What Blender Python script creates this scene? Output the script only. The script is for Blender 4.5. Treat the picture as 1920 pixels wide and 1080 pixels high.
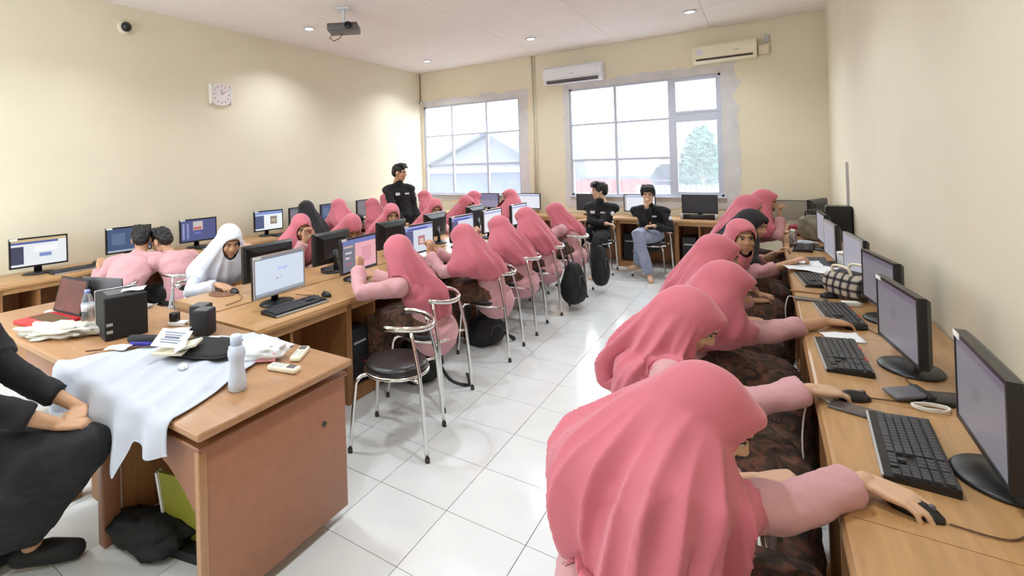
import bpy, bmesh, math, random
import numpy as np
from mathutils import Vector, Matrix, noise as mnoise
random.seed(7); rng = np.random.default_rng(7)
for o in list(bpy.data.objects): bpy.data.objects.remove(o)
SC = bpy.context.scene
COL = SC.collection
PI = math.pi

# ------------------------------------------------------------------ camera
CAM = Vector((1.291, -2.032, 1.663))
YAW, PITCH, ROLL = -.618, .0065, -.031
fw = Vector((math.sin(YAW)*math.cos(PITCH), math.cos(YAW)*math.cos(PITCH), math.sin(PITCH)))
r0 = Vector((math.cos(YAW), -math.sin(YAW), 0)); u0 = r0.cross(fw)
rt = math.cos(ROLL)*r0 + math.sin(ROLL)*u0
up = -math.sin(ROLL)*r0 + math.cos(ROLL)*u0
cd = bpy.data.cameras.new('camera'); cam = bpy.data.objects.new('camera', cd); COL.objects.link(cam)
M = Matrix((rt, up, -fw)).transposed().to_4x4(); M.translation = CAM
cam.matrix_world = M
cd.sensor_width = 36; cd.lens = 935.5/1920*36
cd.shift_x = (960-768)/1920; cd.shift_y = (303-540)/1920
cd.clip_start = .05; cd.clip_end = 300
SC.camera = cam
# ------------------------------------------------------------------ world, exposure
W = bpy.data.worlds.new('world'); SC.world = W; W.use_nodes = True
bg = W.node_tree.nodes['Background']; bg.inputs[0].default_value = (.86, .94, 1, 1); bg.inputs[1].default_value = 8.0
SC.view_settings.view_transform = 'Standard'; SC.view_settings.look = 'None'
SC.view_settings.exposure = 0.3; SC.view_settings.gamma = 1; SC.view_settings.use_curve_mapping = False
LAMP_POWER = 14.0

# ------------------------------------------------------------------ materials
def s2l(c):
    return tuple(((x/255)/12.92 if x/255 <= .04045 else ((x/255+.055)/1.055)**2.4) for x in c)
def mat(name, rgb, rough=.6, metal=0, var=.0, scale=8, bump=0, bscale=60, sheen=0, coat=0, trans=0, spec=None, emit=None, alpha=1):
    m = bpy.data.materials.new(name); m.use_nodes = True
    nt = m.node_tree; b = nt.nodes['Principled BSDF']
    c = s2l(rgb)
    b.inputs['Base Color'].default_value = (*c, 1); b.inputs['Roughness'].default_value = rough; b.inputs['Metallic'].default_value = metal
    if sheen: b.inputs['Sheen Weight'].default_value = sheen
    if coat: b.inputs['Coat Weight'].default_value = coat; b.inputs['Coat Roughness'].default_value = .12
    if trans: b.inputs['Transmission Weight'].default_value = trans
    if spec is not None: b.inputs['Specular IOR Level'].default_value = spec
    if emit: b.inputs['Emission Color'].default_value = (*s2l(emit[0]), 1); b.inputs['Emission Strength'].default_value = emit[1]
    if alpha < 1: b.inputs['Alpha'].default_value = alpha
    if var or bump:
        tc = nt.nodes.new('ShaderNodeTexCoord')
        n = nt.nodes.new('ShaderNodeTexNoise'); n.inputs['Scale'].default_value = scale; n.inputs['Detail'].default_value = 5
        nt.links.new(tc.outputs['Object'], n.inputs['Vector'])
        if var:
            r = nt.nodes.new('ShaderNodeValToRGB')
            r.color_ramp.elements[0].position = .3; r.color_ramp.elements[1].position = .7
            r.color_ramp.elements[0].color = (*[x*(1-var) for x in c], 1); r.color_ramp.elements[1].color = (*[min(1, x*(1+var)) for x in c], 1)
            nt.links.new(n.outputs['Fac'], r.inputs[0]); nt.links.new(r.outputs[0], b.inputs['Base Color'])
        if bump:
            n2 = nt.nodes.new('ShaderNodeTexNoise'); n2.inputs['Scale'].default_value = bscale; n2.inputs['Detail'].default_value = 3
            nt.links.new(tc.outputs['Object'], n2.inputs['Vector'])
            bp = nt.nodes.new('ShaderNodeBump'); bp.inputs['Strength'].default_value = bump; bp.inputs['Distance'].default_value = .01
            nt.links.new(n2.outputs['Fac'], bp.inputs['Height']); nt.links.new(bp.outputs[0], b.inputs['Normal'])
    return m
def wood(name, rgb, rough=.35, var=.16, axis=1, coat=.3):
    m = bpy.data.materials.new(name); m.use_nodes = True
    nt = m.node_tree; b = nt.nodes['Principled BSDF']; c = s2l(rgb)
    b.inputs['Roughness'].default_value = rough; b.inputs['Coat Weight'].default_value = coat; b.inputs['Coat Roughness'].default_value = .2
    tc = nt.nodes.new('ShaderNodeTexCoord'); mp = nt.nodes.new('ShaderNodeMapping')
    sc = [14, 14, 14]; sc[axis] = 1.6; mp.inputs['Scale'].default_value = sc
    n = nt.nodes.new('ShaderNodeTexNoise'); n.inputs['Scale'].default_value = 2.4; n.inputs['Detail'].default_value = 6; n.inputs['Distortion'].default_value = .6
    r = nt.nodes.new('ShaderNodeValToRGB'); r.color_ramp.elements[0].position = .3; r.color_ramp.elements[1].position = .72
    r.color_ramp.elements[0].color = (*[x*(1-var) for x in c], 1); r.color_ramp.elements[1].color = (*[min(1, x*(1+var)) for x in c], 1)
    nt.links.new(tc.outputs['Object'], mp.inputs['Vector']); nt.links.new(mp.outputs[0], n.inputs['Vector'])
    nt.links.new(n.outputs['Fac'], r.inputs[0]); nt.links.new(r.outputs[0], b.inputs['Base Color'])
    return m
MT = {}
MT['wall'] = mat('cream_paint', (231, 222, 198), .7, var=.03, scale=1.3, bump=.06, bscale=40)
MT['plaster'] = mat('white_plaster', (214, 212, 212), .85, var=.06, scale=6, bump=.15, bscale=30)
MT['ceil'] = mat('ceiling_white', (244, 238, 234), .8, var=.02, scale=3)
MT['tile'] = mat('white_tile', (226, 227, 226), .13, var=.03, scale=5, coat=.25)
MT['grout'] = mat('grout', (118, 112, 104), .9)
MT['white'] = mat('white_frame', (232, 235, 240), .45)
MT['frame'] = mat('window_frame_white', (200, 206, 222), .5)
MT['desk'] = wood('desk_wood', (186, 142, 94), .38, .13)
MT['deskx'] = wood('desk_wood_cross', (186, 142, 94), .38, .13, axis=0)
MT['deskpanel'] = wood('desk_panel_wood', (158, 110, 66), .5, .16, axis=2, coat=.1)
MT['tdesk'] = wood('teacher_desk_top', (172, 127, 88), .4, .1, axis=0)
MT['tpanel'] = mat('teacher_desk_panel', (164, 112, 84), .45, var=.06, scale=20)
MT['tedge'] = mat('teacher_desk_edge', (146, 96, 68), .4, var=.05)
MT['chrome'] = mat('chrome', (225, 225, 222), .13, 1)
MT['blackvinyl'] = mat('black_vinyl', (38, 34, 34), .3, bump=.1, bscale=200)
MT['rubber'] = mat('dark_rubber', (70, 62, 58), .7)
MT['blackplastic'] = mat('black_plastic', (24, 24, 27), .35, var=.1, scale=20)
MT['blackmatt'] = mat('black_matt', (26, 26, 29), .7, bump=.1, bscale=120)
MT['greyplastic'] = mat('grey_plastic', (90, 88, 92), .4)
MT['silver'] = mat('silver_plastic', (190, 192, 196), .3, .3)
MT['keys'] = mat('dark_keys', (66, 66, 70), .45)
MT['keyface'] = mat('key_tray', (120, 120, 124), .45)
MT['sticker'] = mat('white_sticker', (240, 240, 238), .6)
MT['whiteplastic'] = mat('white_plastic', (238, 236, 230), .4)
MT['creamplastic'] = mat('cream_plastic', (240, 232, 205), .4)
MT['red'] = mat('red_plastic', (190, 40, 50), .4)
MT['paper'] = mat('paper', (240, 241, 245), .8, var=.03, scale=5)
MT['cable'] = mat('cable_brown', (96, 66, 40), .6)
MT['whitecable'] = mat('cable_white', (225, 222, 215), .6)
MT['hijab'] = mat('pink_hijab_cloth', (202, 108, 122), .85, var=.04, scale=5, bump=.12, bscale=500, sheen=.25)
MT['shirt'] = mat('pale_pink_cloth', (206, 154, 158), .85, var=.05, scale=6, bump=.2, bscale=22, sheen=.15)
MT['hijabwhite'] = mat('white_hijab_cloth', (226, 230, 243), .85, bump=.15, bscale=300, sheen=.1)
MT['shirtwhite'] = mat('white_uniform_cloth', (218, 222, 236), .85, bump=.25, bscale=22)
MT['hijabblack'] = mat('black_hijab_cloth', (30, 27, 31), .85, bump=.15, bscale=300, sheen=.05)
MT['blackcloth'] = mat('black_cloth', (25, 24, 27), .85, var=.15, scale=9, bump=.25, bscale=24)
MT['jeans'] = mat('pale_denim', (150, 158, 182), .85, var=.1, scale=14, bump=.25, bscale=24)
MT['bagcloth'] = mat('black_bag_cloth', (22, 21, 24), .75, var=.2, scale=14, bump=.4, bscale=30)
MT['skin'] = mat('skin', (196, 150, 116), .55, var=.05, scale=14)
MT['skinlight'] = mat('skin_light', (212, 172, 142), .55, var=.05, scale=14)
MT['hair'] = mat('black_hair', (24, 20, 20), .5, var=.3, scale=60, bump=.6, bscale=120)
MT['eyewhite'] = mat('eye_white', (225, 220, 214), .3)
MT['eyedark'] = mat('eye_dark', (28, 20, 17), .25)
MT['lip'] = mat('lips', (168, 92, 84), .5)
MT['badge'] = mat('white_badge', (225, 222, 228), .7, var=.2, scale=90)
def batik():
    m = bpy.data.materials.new('brown_batik_cloth'); m.use_nodes = True; nt = m.node_tree; b = nt.nodes['Principled BSDF']
    b.inputs['Roughness'].default_value = .9
    tc = nt.nodes.new('ShaderNodeTexCoord')
    n = nt.nodes.new('ShaderNodeTexNoise'); n.inputs['Scale'].default_value = 16; n.inputs['Detail'].default_value = 4; n.inputs['Distortion'].default_value = 1.6
    r = nt.nodes.new('ShaderNodeValToRGB'); e = r.color_ramp.elements
    e[0].position = .34; e[0].color = (*s2l((48, 38, 32)), 1); e[1].position = .80; e[1].color = (*s2l((176, 140, 104)), 1)
    a = e.new(.52); a.color = (*s2l((84, 64, 50)), 1); a = e.new(.60); a.color = (*s2l((122, 76, 60)), 1); a = e.new(.66); a.color = (*s2l((84, 58, 44)), 1)
    nt.links.new(tc.outputs['Object'], n.inputs['Vector']); nt.links.new(n.outputs['Fac'], r.inputs[0]); nt.links.new(r.outputs[0], b.inputs['Base Color'])
    return m
MT['batik'] = batik()
def plaid():
    m = bpy.data.materials.new('plaid_cloth'); m.use_nodes = True; nt = m.node_tree; b = nt.nodes['Principled BSDF']; b.inputs['Roughness'].default_value = .8
    tc = nt.nodes.new('ShaderNodeTexCoord'); outs = []
    for ax, sc in ((0, 6.5), (2, 6.5)):
        w = nt.nodes.new('ShaderNodeTexWave'); w.bands_direction = 'XZ'[ax//2] if ax else 'X'
        w.inputs['Scale'].default_value = sc; w.inputs['Distortion'].default_value = .3
        r = nt.nodes.new('ShaderNodeValToRGB'); r.color_ramp.interpolation = 'CONSTANT'
        e = r.color_ramp.elements; e[0].color = (*s2l((222, 216, 206)), 1); e[1].position = .62; e[1].color = (*s2l((156, 150, 152)), 1)
        a = e.new(.85); a.color = (*s2l((78, 74, 84)), 1)
        nt.links.new(tc.outputs['Object'], w.inputs['Vector']); nt.links.new(w.outputs['Color'], r.inputs[0]); outs.append(r)
    mx = nt.nodes.new('ShaderNodeMix'); mx.data_type = 'RGBA'; mx.blend_type = 'MULTIPLY'; mx.inputs[0].default_value = 1
    nt.links.new(outs[0].outputs[0], mx.inputs[6]); nt.links.new(outs[1].outputs[0], mx.inputs[7]); nt.links.new(mx.outputs[2], b.inputs['Base Color'])
    return m
MT['plaid'] = plaid()
def glassmat():
    m = bpy.data.materials.new('window_glass'); m.use_nodes = True; nt = m.node_tree
    for n in list(nt.nodes): nt.nodes.remove(n)
    o = nt.nodes.new('ShaderNodeOutputMaterial'); t = nt.nodes.new('ShaderNodeBsdfTransparent'); g = nt.nodes.new('ShaderNodeBsdfGlossy'); g.inputs['Roughness'].default_value = .03
    d = nt.nodes.new('ShaderNodeBsdfTranslucent'); d.inputs[0].default_value = (.92, .95, 1, 1)  # white haze over the outside view, mixed into the pane
    m1 = nt.nodes.new('ShaderNodeMixShader'); m1.inputs[0].default_value = .06
    m2 = nt.nodes.new('ShaderNodeMixShader'); m2.inputs[0].default_value = .05
    nt.links.new(t.outputs[0], m1.inputs[1]); nt.links.new(d.outputs[0], m1.inputs[2])
    nt.links.new(m1.outputs[0], m2.inputs[1]); nt.links.new(g.outputs[0], m2.inputs[2]); nt.links.new(m2.outputs[0], o.inputs[0])
    return m
MT['glass'] = glassmat()
def clearmat(name, rgb, mixv, rough=.12):
    m = bpy.data.materials.new(name); m.use_nodes = True; nt = m.node_tree; b = nt.nodes['Principled BSDF']
    b.inputs['Base Color'].default_value = (*s2l(rgb), 1); b.inputs['Roughness'].default_value = rough; b.inputs['Transmission Weight'].default_value = mixv; b.inputs['IOR'].default_value = 1.2
    return m
MT['bottle'] = clearmat('frosted_bottle', (222, 230, 246), .18, .35)
MT['clear'] = clearmat('clear_bottle', (220, 226, 235), .85, .1)
# screens: flat print by object coordinates
def screen_mat(name, base, rects=(), strength=.8, w=.43, h=.245):
    m = bpy.data.materials.new(name); m.use_nodes = True; nt = m.node_tree; b = nt.nodes['Principled BSDF']
    b.inputs['Roughness'].default_value = .35; b.inputs['Base Color'].default_value = (.012, .012, .015, 1)
    tc = nt.nodes.new('ShaderNodeTexCoord'); sp = nt.nodes.new('ShaderNodeSeparateXYZ'); nt.links.new(tc.outputs['Object'], sp.inputs[0])
    def mth(op, a, v):
        n = nt.nodes.new('ShaderNodeMath'); n.operation = op
        for i, q in enumerate((a, v)):
            if isinstance(q, (int, float)): n.inputs[i].default_value = q
            else: nt.links.new(q, n.inputs[i])
        return n.outputs[0]
    last = None
    base = (*s2l(base), 1)
    for (x0, x1, y0, y1, c) in rects:      # fractions of the screen, from its left and its bottom
        a = mth('MULTIPLY', mth('GREATER_THAN', sp.outputs[0], (x0-.5)*w), mth('LESS_THAN', sp.outputs[0], (x1-.5)*w))
        c2 = mth('MULTIPLY', mth('GREATER_THAN', sp.outputs[2], (y0-.5)*h), mth('LESS_THAN', sp.outputs[2], (y1-.5)*h))
        k = mth('MULTIPLY', a, c2)
        mx = nt.nodes.new('ShaderNodeMix'); mx.data_type = 'RGBA'; nt.links.new(k, mx.inputs[0])
        if last is None: mx.inputs[6].default_value = base
        else: nt.links.new(last, mx.inputs[6])
        mx.inputs[7].default_value = (*s2l(c), 1); last = mx.outputs[2]
    if last is None: b.inputs['Emission Color'].default_value = base
    else: nt.links.new(last, b.inputs['Emission Color'])
    b.inputs['Emission Strength'].default_value = strength
    return m
WD = (90, 100, 140)
SCR = {
 'search': screen_mat('screen_search', (205, 216, 230), [(0, 1, .0, .07, (150, 158, 172)), (.0, 1, .95, 1, (120, 130, 150)), (.42, .45, .36, .40, (190, 110, 110)), (.5, .52, .37, .4, (150, 160, 190))], .85),
 'pinkdoc': screen_mat('screen_pink_page', (120, 122, 136), [(0, 1, .86, 1, (110, 125, 185)), (.04, .30, .76, .81, (220, 190, 190)), (.36, 1, .03, .86, (240, 178, 186)), (.08, .26, .56, .62, (210, 210, 220)), (.08, .2, .40, .46, (215, 205, 210)), (.1, .16, .22, .28, (190, 100, 110)), (.2, .26, .22, .28, (190, 100, 110)), (.55, .85, .2, .7, (226, 160, 172))], .75),
 'page': screen_mat('screen_page', (214, 220, 232), [(0, 1, .84, 1, (150, 165, 215)), (.08, .8, .86, .92, (60, 75, 165)), (.0, .28, 0, .84, (86, 92, 130)), (.45, .7, .25, .6, (178, 120, 125)), (.5, .65, .3, .5, (225, 190, 185))], .8),
 'upload': screen_mat('screen_upload', (232, 238, 240), [(0, 1, .9, 1, (205, 185, 140)), (0, .85, .82, .9, (85, 95, 165)), (.0, .22, .08, .74, (62, 66, 92)), (.5, .72, .3, .44, (130, 145, 205)), (.4, .84, .5, .72, (246, 248, 250))], .8),
 'desktop': screen_mat('screen_desktop', (84, 92, 140), [(.04, .1, .1, .85, (150, 158, 195)), (.16, .22, .1, .85, (140, 148, 190)), (.34, .62, .5, .92, (205, 195, 190)), (.36, .58, .52, .66, (205, 110, 105)), (.38, .56, .3, .4, (110, 125, 190))], .75),
 'dark': screen_mat('screen_dark', (70, 92, 130), [(.1, .4, .3, .8, (96, 120, 155)), (.0, 1, 0, .08, (180, 190, 200))], .7),
 'blue': screen_mat('screen_blue_form', (128, 128, 158), [(0, .1, .8, 1, (60, 70, 170)), (.1, .25, .72, .9, (70, 80, 190)), (0, 1, 0, .5, (150, 148, 172))], .75),
 'white': screen_mat('screen_white_page', (226, 228, 236), [(0, 1, .86, .93, (150, 160, 215)), (0, .06, 0, 1, (180, 175, 180))], .85),
 'photo': screen_mat('screen_photo_page', (234, 240, 244), [(0, 1, .84, 1, (130, 150, 205)), (0, .32, .08, .8, (84, 92, 130)), (.55, .8, .28, .72, (140, 130, 115)), (.6, .75, .4, .58, (185, 170, 145))], .85),
 'grey': screen_mat('screen_grey', (122, 120, 128), [(.36, .5, .42, .6, (112, 110, 116)), (0, 1, .9, 1, (104, 98, 114))], .75),
 'greylight': screen_mat('screen_pale_grey', (178, 178, 190), [(0, 1, .0, .06, (200, 200, 205))], .62),
 'off': screen_mat('screen_off', (40, 38, 46), (), .5),
}

# ------------------------------------------------------------------ mesh helpers
class MB:
    def __init__(s): s.v = []; s.f = []; s.m = []
    def add(s, V, F, mi=0):
        k = len(s.v); s.v.extend([tuple(map(float, p)) for p in V]); s.f.extend([tuple(i+k for i in f) for f in F]); s.m.extend([mi]*len(F)); return s
    def box(s, c, d, rot=None, mi=0):
        P = [Vector((x*d[0]/2, y*d[1]/2, z*d[2]/2)) for z in (-1, 1) for y in (-1, 1) for x in (-1, 1)]
        if rot is not None: P = [rot @ p for p in P]
        return s.add([p+Vector(c) for p in P], [(0, 2, 3, 1), (4, 5, 7, 6), (0, 1, 5, 4), (2, 6, 7, 3), (0, 4, 6, 2), (1, 3, 7, 5)], mi)
    def rings(s, rings, closed_ends=True, mi=0, loop=False):
        n = len(rings[0]); V = [p for r in rings for p in r]; F = []
        R = len(rings)
        for i in range(R if loop else R-1):
            j = (i+1) % R
            for k in range(n):
                k2 = (k+1) % n; F.append((i*n+k, i*n+k2, j*n+k2, j*n+k))
        if closed_ends and not loop:
            F.append(tuple(range(n-1, -1, -1))); F.append(tuple((R-1)*n+k for k in range(n)))
        return s.add(V, F, mi)
    def lathe(s, prof, c=(0, 0, 0), n=20, axis='z', mi=0, sx=1, sy=1):
        R = []
        for r, z in prof:
            ring = []
            for k in range(n):
                a = 2*PI*k/n; p = (r*math.cos(a)*sx, r*math.sin(a)*sy, z)
                if axis == 'y': p = (p[0], -p[2], p[1])
                if axis == 'x': p = (p[2], p[0], p[1])
                ring.append((p[0]+c[0], p[1]+c[1], p[2]+c[2]))
            R.append(ring)
        return s.rings(R, mi=mi)
    def tube(s, path, r, n=8, side=None, ry=None, mi=0, caps=0):
        P = [Vector(p) for p in path]; N = len(P)
        rx = r if isinstance(r, (list, tuple)) else [r]*N
        ry = rx if ry is None else (ry if isinstance(ry, (list, tuple)) else [ry]*N)
        R = []; prev = None
        T = []
        for i in range(N):
            t = (P[min(i+1, N-1)]-P[max(i-1, 0)])
            T.append(t.normalized() if t.length > 1e-9 else Vector((0, 0, 1)))
        def ring(c, t, a, b, sd):
            u = (sd - t*sd.dot(t)).normalized(); w = t.cross(u)
            return [c + u*(a*math.cos(2*PI*k/n)) + w*(b*math.sin(2*PI*k/n)) for k in range(n)]
        sides = []
        for i in range(N):
            if side is not None: sd = Vector(side[i]) if isinstance(side, list) else Vector(side)
            else:
                sd = prev if prev is not None else (Vector((0, 0, 1)) if abs(T[i].z) < .9 else Vector((1, 0, 0)))
            u = sd - T[i]*sd.dot(T[i])
            if u.length < 1e-6: u = T[i].orthogonal()
            prev = u.normalized(); sides.append(prev)
        def cap(i, sg):
            out = []
            for j in range(1, caps+1):
                a = j/caps*PI/2*.96; out.append(ring(P[i]+T[i]*sg*math.sin(a)*min(rx[i], ry[i]), T[i], rx[i]*math.cos(a), ry[i]*math.cos(a), sides[i]))
            return out
        if caps: R += cap(0, -1)[::-1]
        for i in range(N): R.append(ring(P[i], T[i], rx[i], ry[i], sides[i]))
        if caps: R += cap(N-1, 1)
        return s.rings(R, mi=mi)
    def ell(s, c, r, fr=None, nu=14, nv=9, mi=0):
        V = []
        X, Y, Z = fr if fr else (Vector((1, 0, 0)), Vector((0, 1, 0)), Vector((0, 0, 1)))
        c = Vector(c)
        R = []
        for i in range(1, nv):
            a = PI*i/nv
            R.append([c + X*(r[0]*math.sin(a)*math.cos(2*PI*k/nu)) + Y*(r[1]*math.sin(a)*math.sin(2*PI*k/nu)) - Z*(r[2]*math.cos(a)) for k in range(nu)])
        V = [p for q in R for p in q]; n = nu; F = []
        for i in range(len(R)-1):
            for k in range(n): F.append((i*n+k, i*n+(k+1) % n, (i+1)*n+(k+1) % n, (i+1)*n+k))
        b = len(V); V += [c-Z*r[2], c+Z*r[2]]
        for k in range(n): F.append((b, (k+1) % n, k)); F.append((b+1, (len(R)-1)*n+k, (len(R)-1)*n+(k+1) % n))
        return s.add(V, F, mi)
    def hull(s, pts, mi=0):
        bm = bmesh.new()
        for p in pts: bm.verts.new(p)
        bmesh.ops.convex_hull(bm, input=bm.verts)
        for v in [v for v in bm.verts if not v.link_faces]: bm.verts.remove(v)
        bm.verts.index_update(); bmesh.ops.recalc_face_normals(bm, faces=bm.faces)
        s.add([v.co.copy() for v in bm.verts], [tuple(v.index for v in f.verts) for f in bm.faces], mi); bm.free(); return s
    def mesh(s, name, mats, smooth=False, fix=True):
        return mesh_from(name, s.v, s.f, mats, s.m, smooth, fix)
def mesh_from(name, V, F, mats, mi=None, smooth=True, fix=False):
    me = bpy.data.meshes.new(name)
    me.from_pydata([tuple(p) for p in V], [], [tuple(f) for f in F])
    if not isinstance(mats, (list, tuple)): mats = [mats]
    for m in mats: me.materials.append(m)
    if mi is not None and len(mats) > 1: me.polygons.foreach_set('material_index', list(mi))
    if fix:
        bm = bmesh.new(); bm.from_mesh(me); bmesh.ops.recalc_face_normals(bm, faces=bm.faces); bm.to_mesh(me); bm.free()
    if smooth: me.polygons.foreach_set('use_smooth', [True]*len(me.polygons))
    me.update(); return me
_bc = {}
def boxmesh(d, m, bevel=0, seg=1):
    key = (tuple(round(x, 4) for x in d), m.name, bevel, seg)
    if key in _bc: return _bc[key]
    bm = bmesh.new(); bmesh.ops.create_cube(bm, size=1)
    for v in bm.verts: v.co = Vector((v.co.x*d[0], v.co.y*d[1], v.co.z*d[2]))
    if bevel: bmesh.ops.bevel(bm, geom=bm.edges[:], offset=bevel, segments=seg, affect='EDGES', profile=.5)
    me = bpy.data.meshes.new('box'); bm.to_mesh(me); bm.free(); me.materials.append(m)
    if bevel and seg > 1: me.polygons.foreach_set('use_smooth', [True]*len(me.polygons))
    _bc[key] = me; return me
def ob(name, me, parent=None, loc=(0, 0, 0), rot=(0, 0, 0)):
    o = bpy.data.objects.new(name, me); COL.objects.link(o); o.location = loc; o.rotation_euler = rot
    if parent is not None: o.parent = parent
    return o
def tag(o, label=None, cat=None, group=None, kind=None):
    if label: o['label'] = label
    if cat: o['category'] = cat
    if group: o['group'] = group
    if kind: o['kind'] = kind
    return o
def thing(name, label, cat, loc=(0, 0, 0), rz=0, group=None):
    o = bpy.data.objects.new(name, None); o.empty_display_size = .1; COL.objects.link(o); o.location = loc; o.rotation_euler = (0, 0, rz)
    return tag(o, label, cat, group)
def bx(name, parent, c, d, m, bevel=0, seg=1, rot=(0, 0, 0)):
    return ob(name, boxmesh(d, m, bevel, seg), parent, c, rot)
def copy_thing(root, label, loc, rz=0, group=None):
    def cp(o, par):
        c = o.copy(); COL.objects.link(c); c.parent = par
        for ch in [x for x in KIDS.get(o.name, [])]: cp(ch, c)
        return c
    r = cp(root, None); r.location = loc; r.rotation_euler = (0, 0, rz); r['label'] = label
    if group: r['group'] = group
    return r
KIDS = {}
def register(root):
    def rec(o):
        KIDS[o.name] = list(o.children)
        for c in o.children: rec(c)
    rec(root); return root
ORD = ['first', 'second', 'third', 'fourth', 'fifth', 'sixth', 'seventh', 'eighth', 'ninth', 'tenth']

# ------------------------------------------------------------------ the room
XL, XR, YB, YF, ZC = -4.55, 2.0, 6.65, -3.45, 3.56
def struct(name, me, parent=None, loc=(0, 0, 0)):
    o = ob(name, me, parent, loc); 
    if parent is None: o['kind'] = 'structure'
    return o
th = .16
floor = struct('floor', MB().box(((XL+XR)/2, (YB+YF)/2, -.06), (XR-XL+.4, YB-YF+.4, .1)).mesh('floor', MT['grout']))
tm = boxmesh((.3965, .3965, .012), MT['tile'])
cells = []
for i in range(-12, 6):
    for j in range(-9, 17):
        x, y = (i+.5)*.4, (j+.5)*.4
        if XL < x+.15 and x-.15 < XR and YF < y+.15 and y-.15 < YB: cells.append((x, y))
def vis(c):
    x, y = c
    if -1.25 < x < 1.45 and y > -1.9: return math.hypot(x-.3, y-.3)
    return 6+math.hypot(x-CAM.x, y-CAM.y)
cells.sort(key=vis)
rest = MB()
for k, (x, y) in enumerate(cells):
    if k < 240: ob('tile', tm, floor, (x, y, -.006))
    else: rest.box((x, y, -.006), (.3965, .3965, .012))
o = ob('tile_field', rest.mesh('tile_field', MT['tile']), floor); o['kind'] = 'stuff'
# ceiling of large flat boards with fine joints
ceil = struct('ceiling', MB().box(((XL+XR)/2, (YB+YF)/2, ZC+.07), (XR-XL+.4, YB-YF+.4, .1)).mesh('ceiling', MT['ceil']))
bw, bl = 1.31, 1.26
for i in range(5):
    for j in range(8):
        ob('ceiling_board', boxmesh((bw-.004, bl-.004, .02), MT['ceil']), ceil, (XL+bw*(i+.5), YF+bl*(j+.5)+.01, ZC+.012))
wl = struct('wall_left', MB().box((XL-th/2, (YB+YF)/2, ZC/2), (th, YB-YF+2*th, ZC+.1)).mesh('wall_left', MT['wall']))
wr = struct('wall_right', MB().box((XR+th/2, (YB+YF)/2, ZC/2), (th, YB-YF+2*th, ZC+.1)).mesh('wall_right', MT['wall']))
b = MB(); yn = YF-th/2
for (x0, x1, z0, z1) in ((XL, XR, -.05, 1.0), (XL, XR, 2.9, ZC+.05), (XL, -4.2, 1.0, 2.9), (-1.6, XR, 1.0, 2.9)): b.box(((x0+x1)/2, yn, (z0+z1)/2), (x1-x0, th, z1-z0))
wn = struct('wall_near', b.mesh('wall_near', MT['wall']))
for n_, (x0, x1) in enumerate(((-4.2, -1.6),)):  # added window in the unseen near wall, put in to brighten the room
    fm = MB(); fm.box(((x0+x1)/2, yn, 1.025), (x1-x0, .06, .05)).box(((x0+x1)/2, yn, 2.875), (x1-x0, .06, .05))
    for x in (x0+.025, (x0+x1)/2, x1-.025): fm.box((x, yn, 1.95), (.05, .06, 1.8))
    w = struct('window_%d' % (n_+3), fm.mesh('window_frame', MT['white']))
    for k_ in (0, 1):
        xa = x0+.05 if k_ == 0 else (x0+x1)/2+.025; xb = (x0+x1)/2-.025 if k_ == 0 else x1-.05
        ob('pane', boxmesh((xb-xa, .006, 1.8), MT['glass']), w, ((xa+xb)/2, yn, 1.95))
# back wall with two openings
WL0, WL1, WB, WT = -4.49, -2.35, 1.03, 2.87
WR0, WR1, WT2 = -1.46, .815, 2.90
b = MB(); yc = YB+th/2
def seg(x0, x1, z0, z1): b.box(((x0+x1)/2, yc, (z0+z1)/2), (x1-x0, th, z1-z0))
seg(XL, XR, -.05, WB); seg(XL, WL0, WB, WT); seg(XL, WR0, WT, ZC+.05); seg(WL1, WR0, WB, WT); seg(WR0, WR1, WT2, ZC+.05); seg(WR1, XR, WB, ZC+.05)
wb = struct('wall_back', b.mesh('wall_back', MT['wall']))
# irregular band of bare plaster around each window
def patch(x0, x1, z0, z1, wl_, wr_, wt_, wb_):
    mb = MB(); lay = [.003]
    def strip(A, B, nrm, wdt):
        lay[0] += .0012; A = Vector(A); B = Vector(B); L = (B-A)
        N = max(6, int(L.length/.06)); rows = []
        for i in range(N+1):
            t = i/N; p = A+L*t
            e = wdt*(1+.35*mnoise.noise(Vector((p.x*5, p.z*5, 3)))+.25*mnoise.noise(Vector((p.x*17, p.z*17, 9))))
            rows.append((p, p+Vector(nrm)*e))
        V = []; F = []
        for p, q in rows:
            V += [(p.x, YB-lay[0], p.z), (q.x, YB-lay[0], q.z), (q.x, YB+.002, q.z)]
        for i in range(N): F += [(3*i, 3*i+1, 3*i+4, 3*i+3), (3*i+1, 3*i+2, 3*i+5, 3*i+4)]
        mb.add(V, F)
    ex = .02
    if wl_: strip((x0+ex, 0, z0-wb_*.8), (x0+ex, 0, z1+wt_*.8), (-1, 0, 0), wl_)
    if wr_: strip((x1-ex, 0, z0-wb_*.8), (x1-ex, 0, z1+wt_*.9), (1, 0, 0), wr_)
    strip((x0, 0, z1-ex), (x1+wr_*.6, 0, z1-ex), (0, 0, 1), wt_)
    strip((x0-wl_*.5, 0, z0+ex), (x1+wr_*.7, 0, z0+ex), (0, 0, -1), wb_)
    return ob('plaster_patch', mb.mesh('plaster_patch', MT['plaster'], fix=False), wb)
patch(WL0, WL1, WB, WT, 0, .16, .13, .12); patch(WR0, WR1, WB, WT2, .1, .2, .13, .2)
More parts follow.
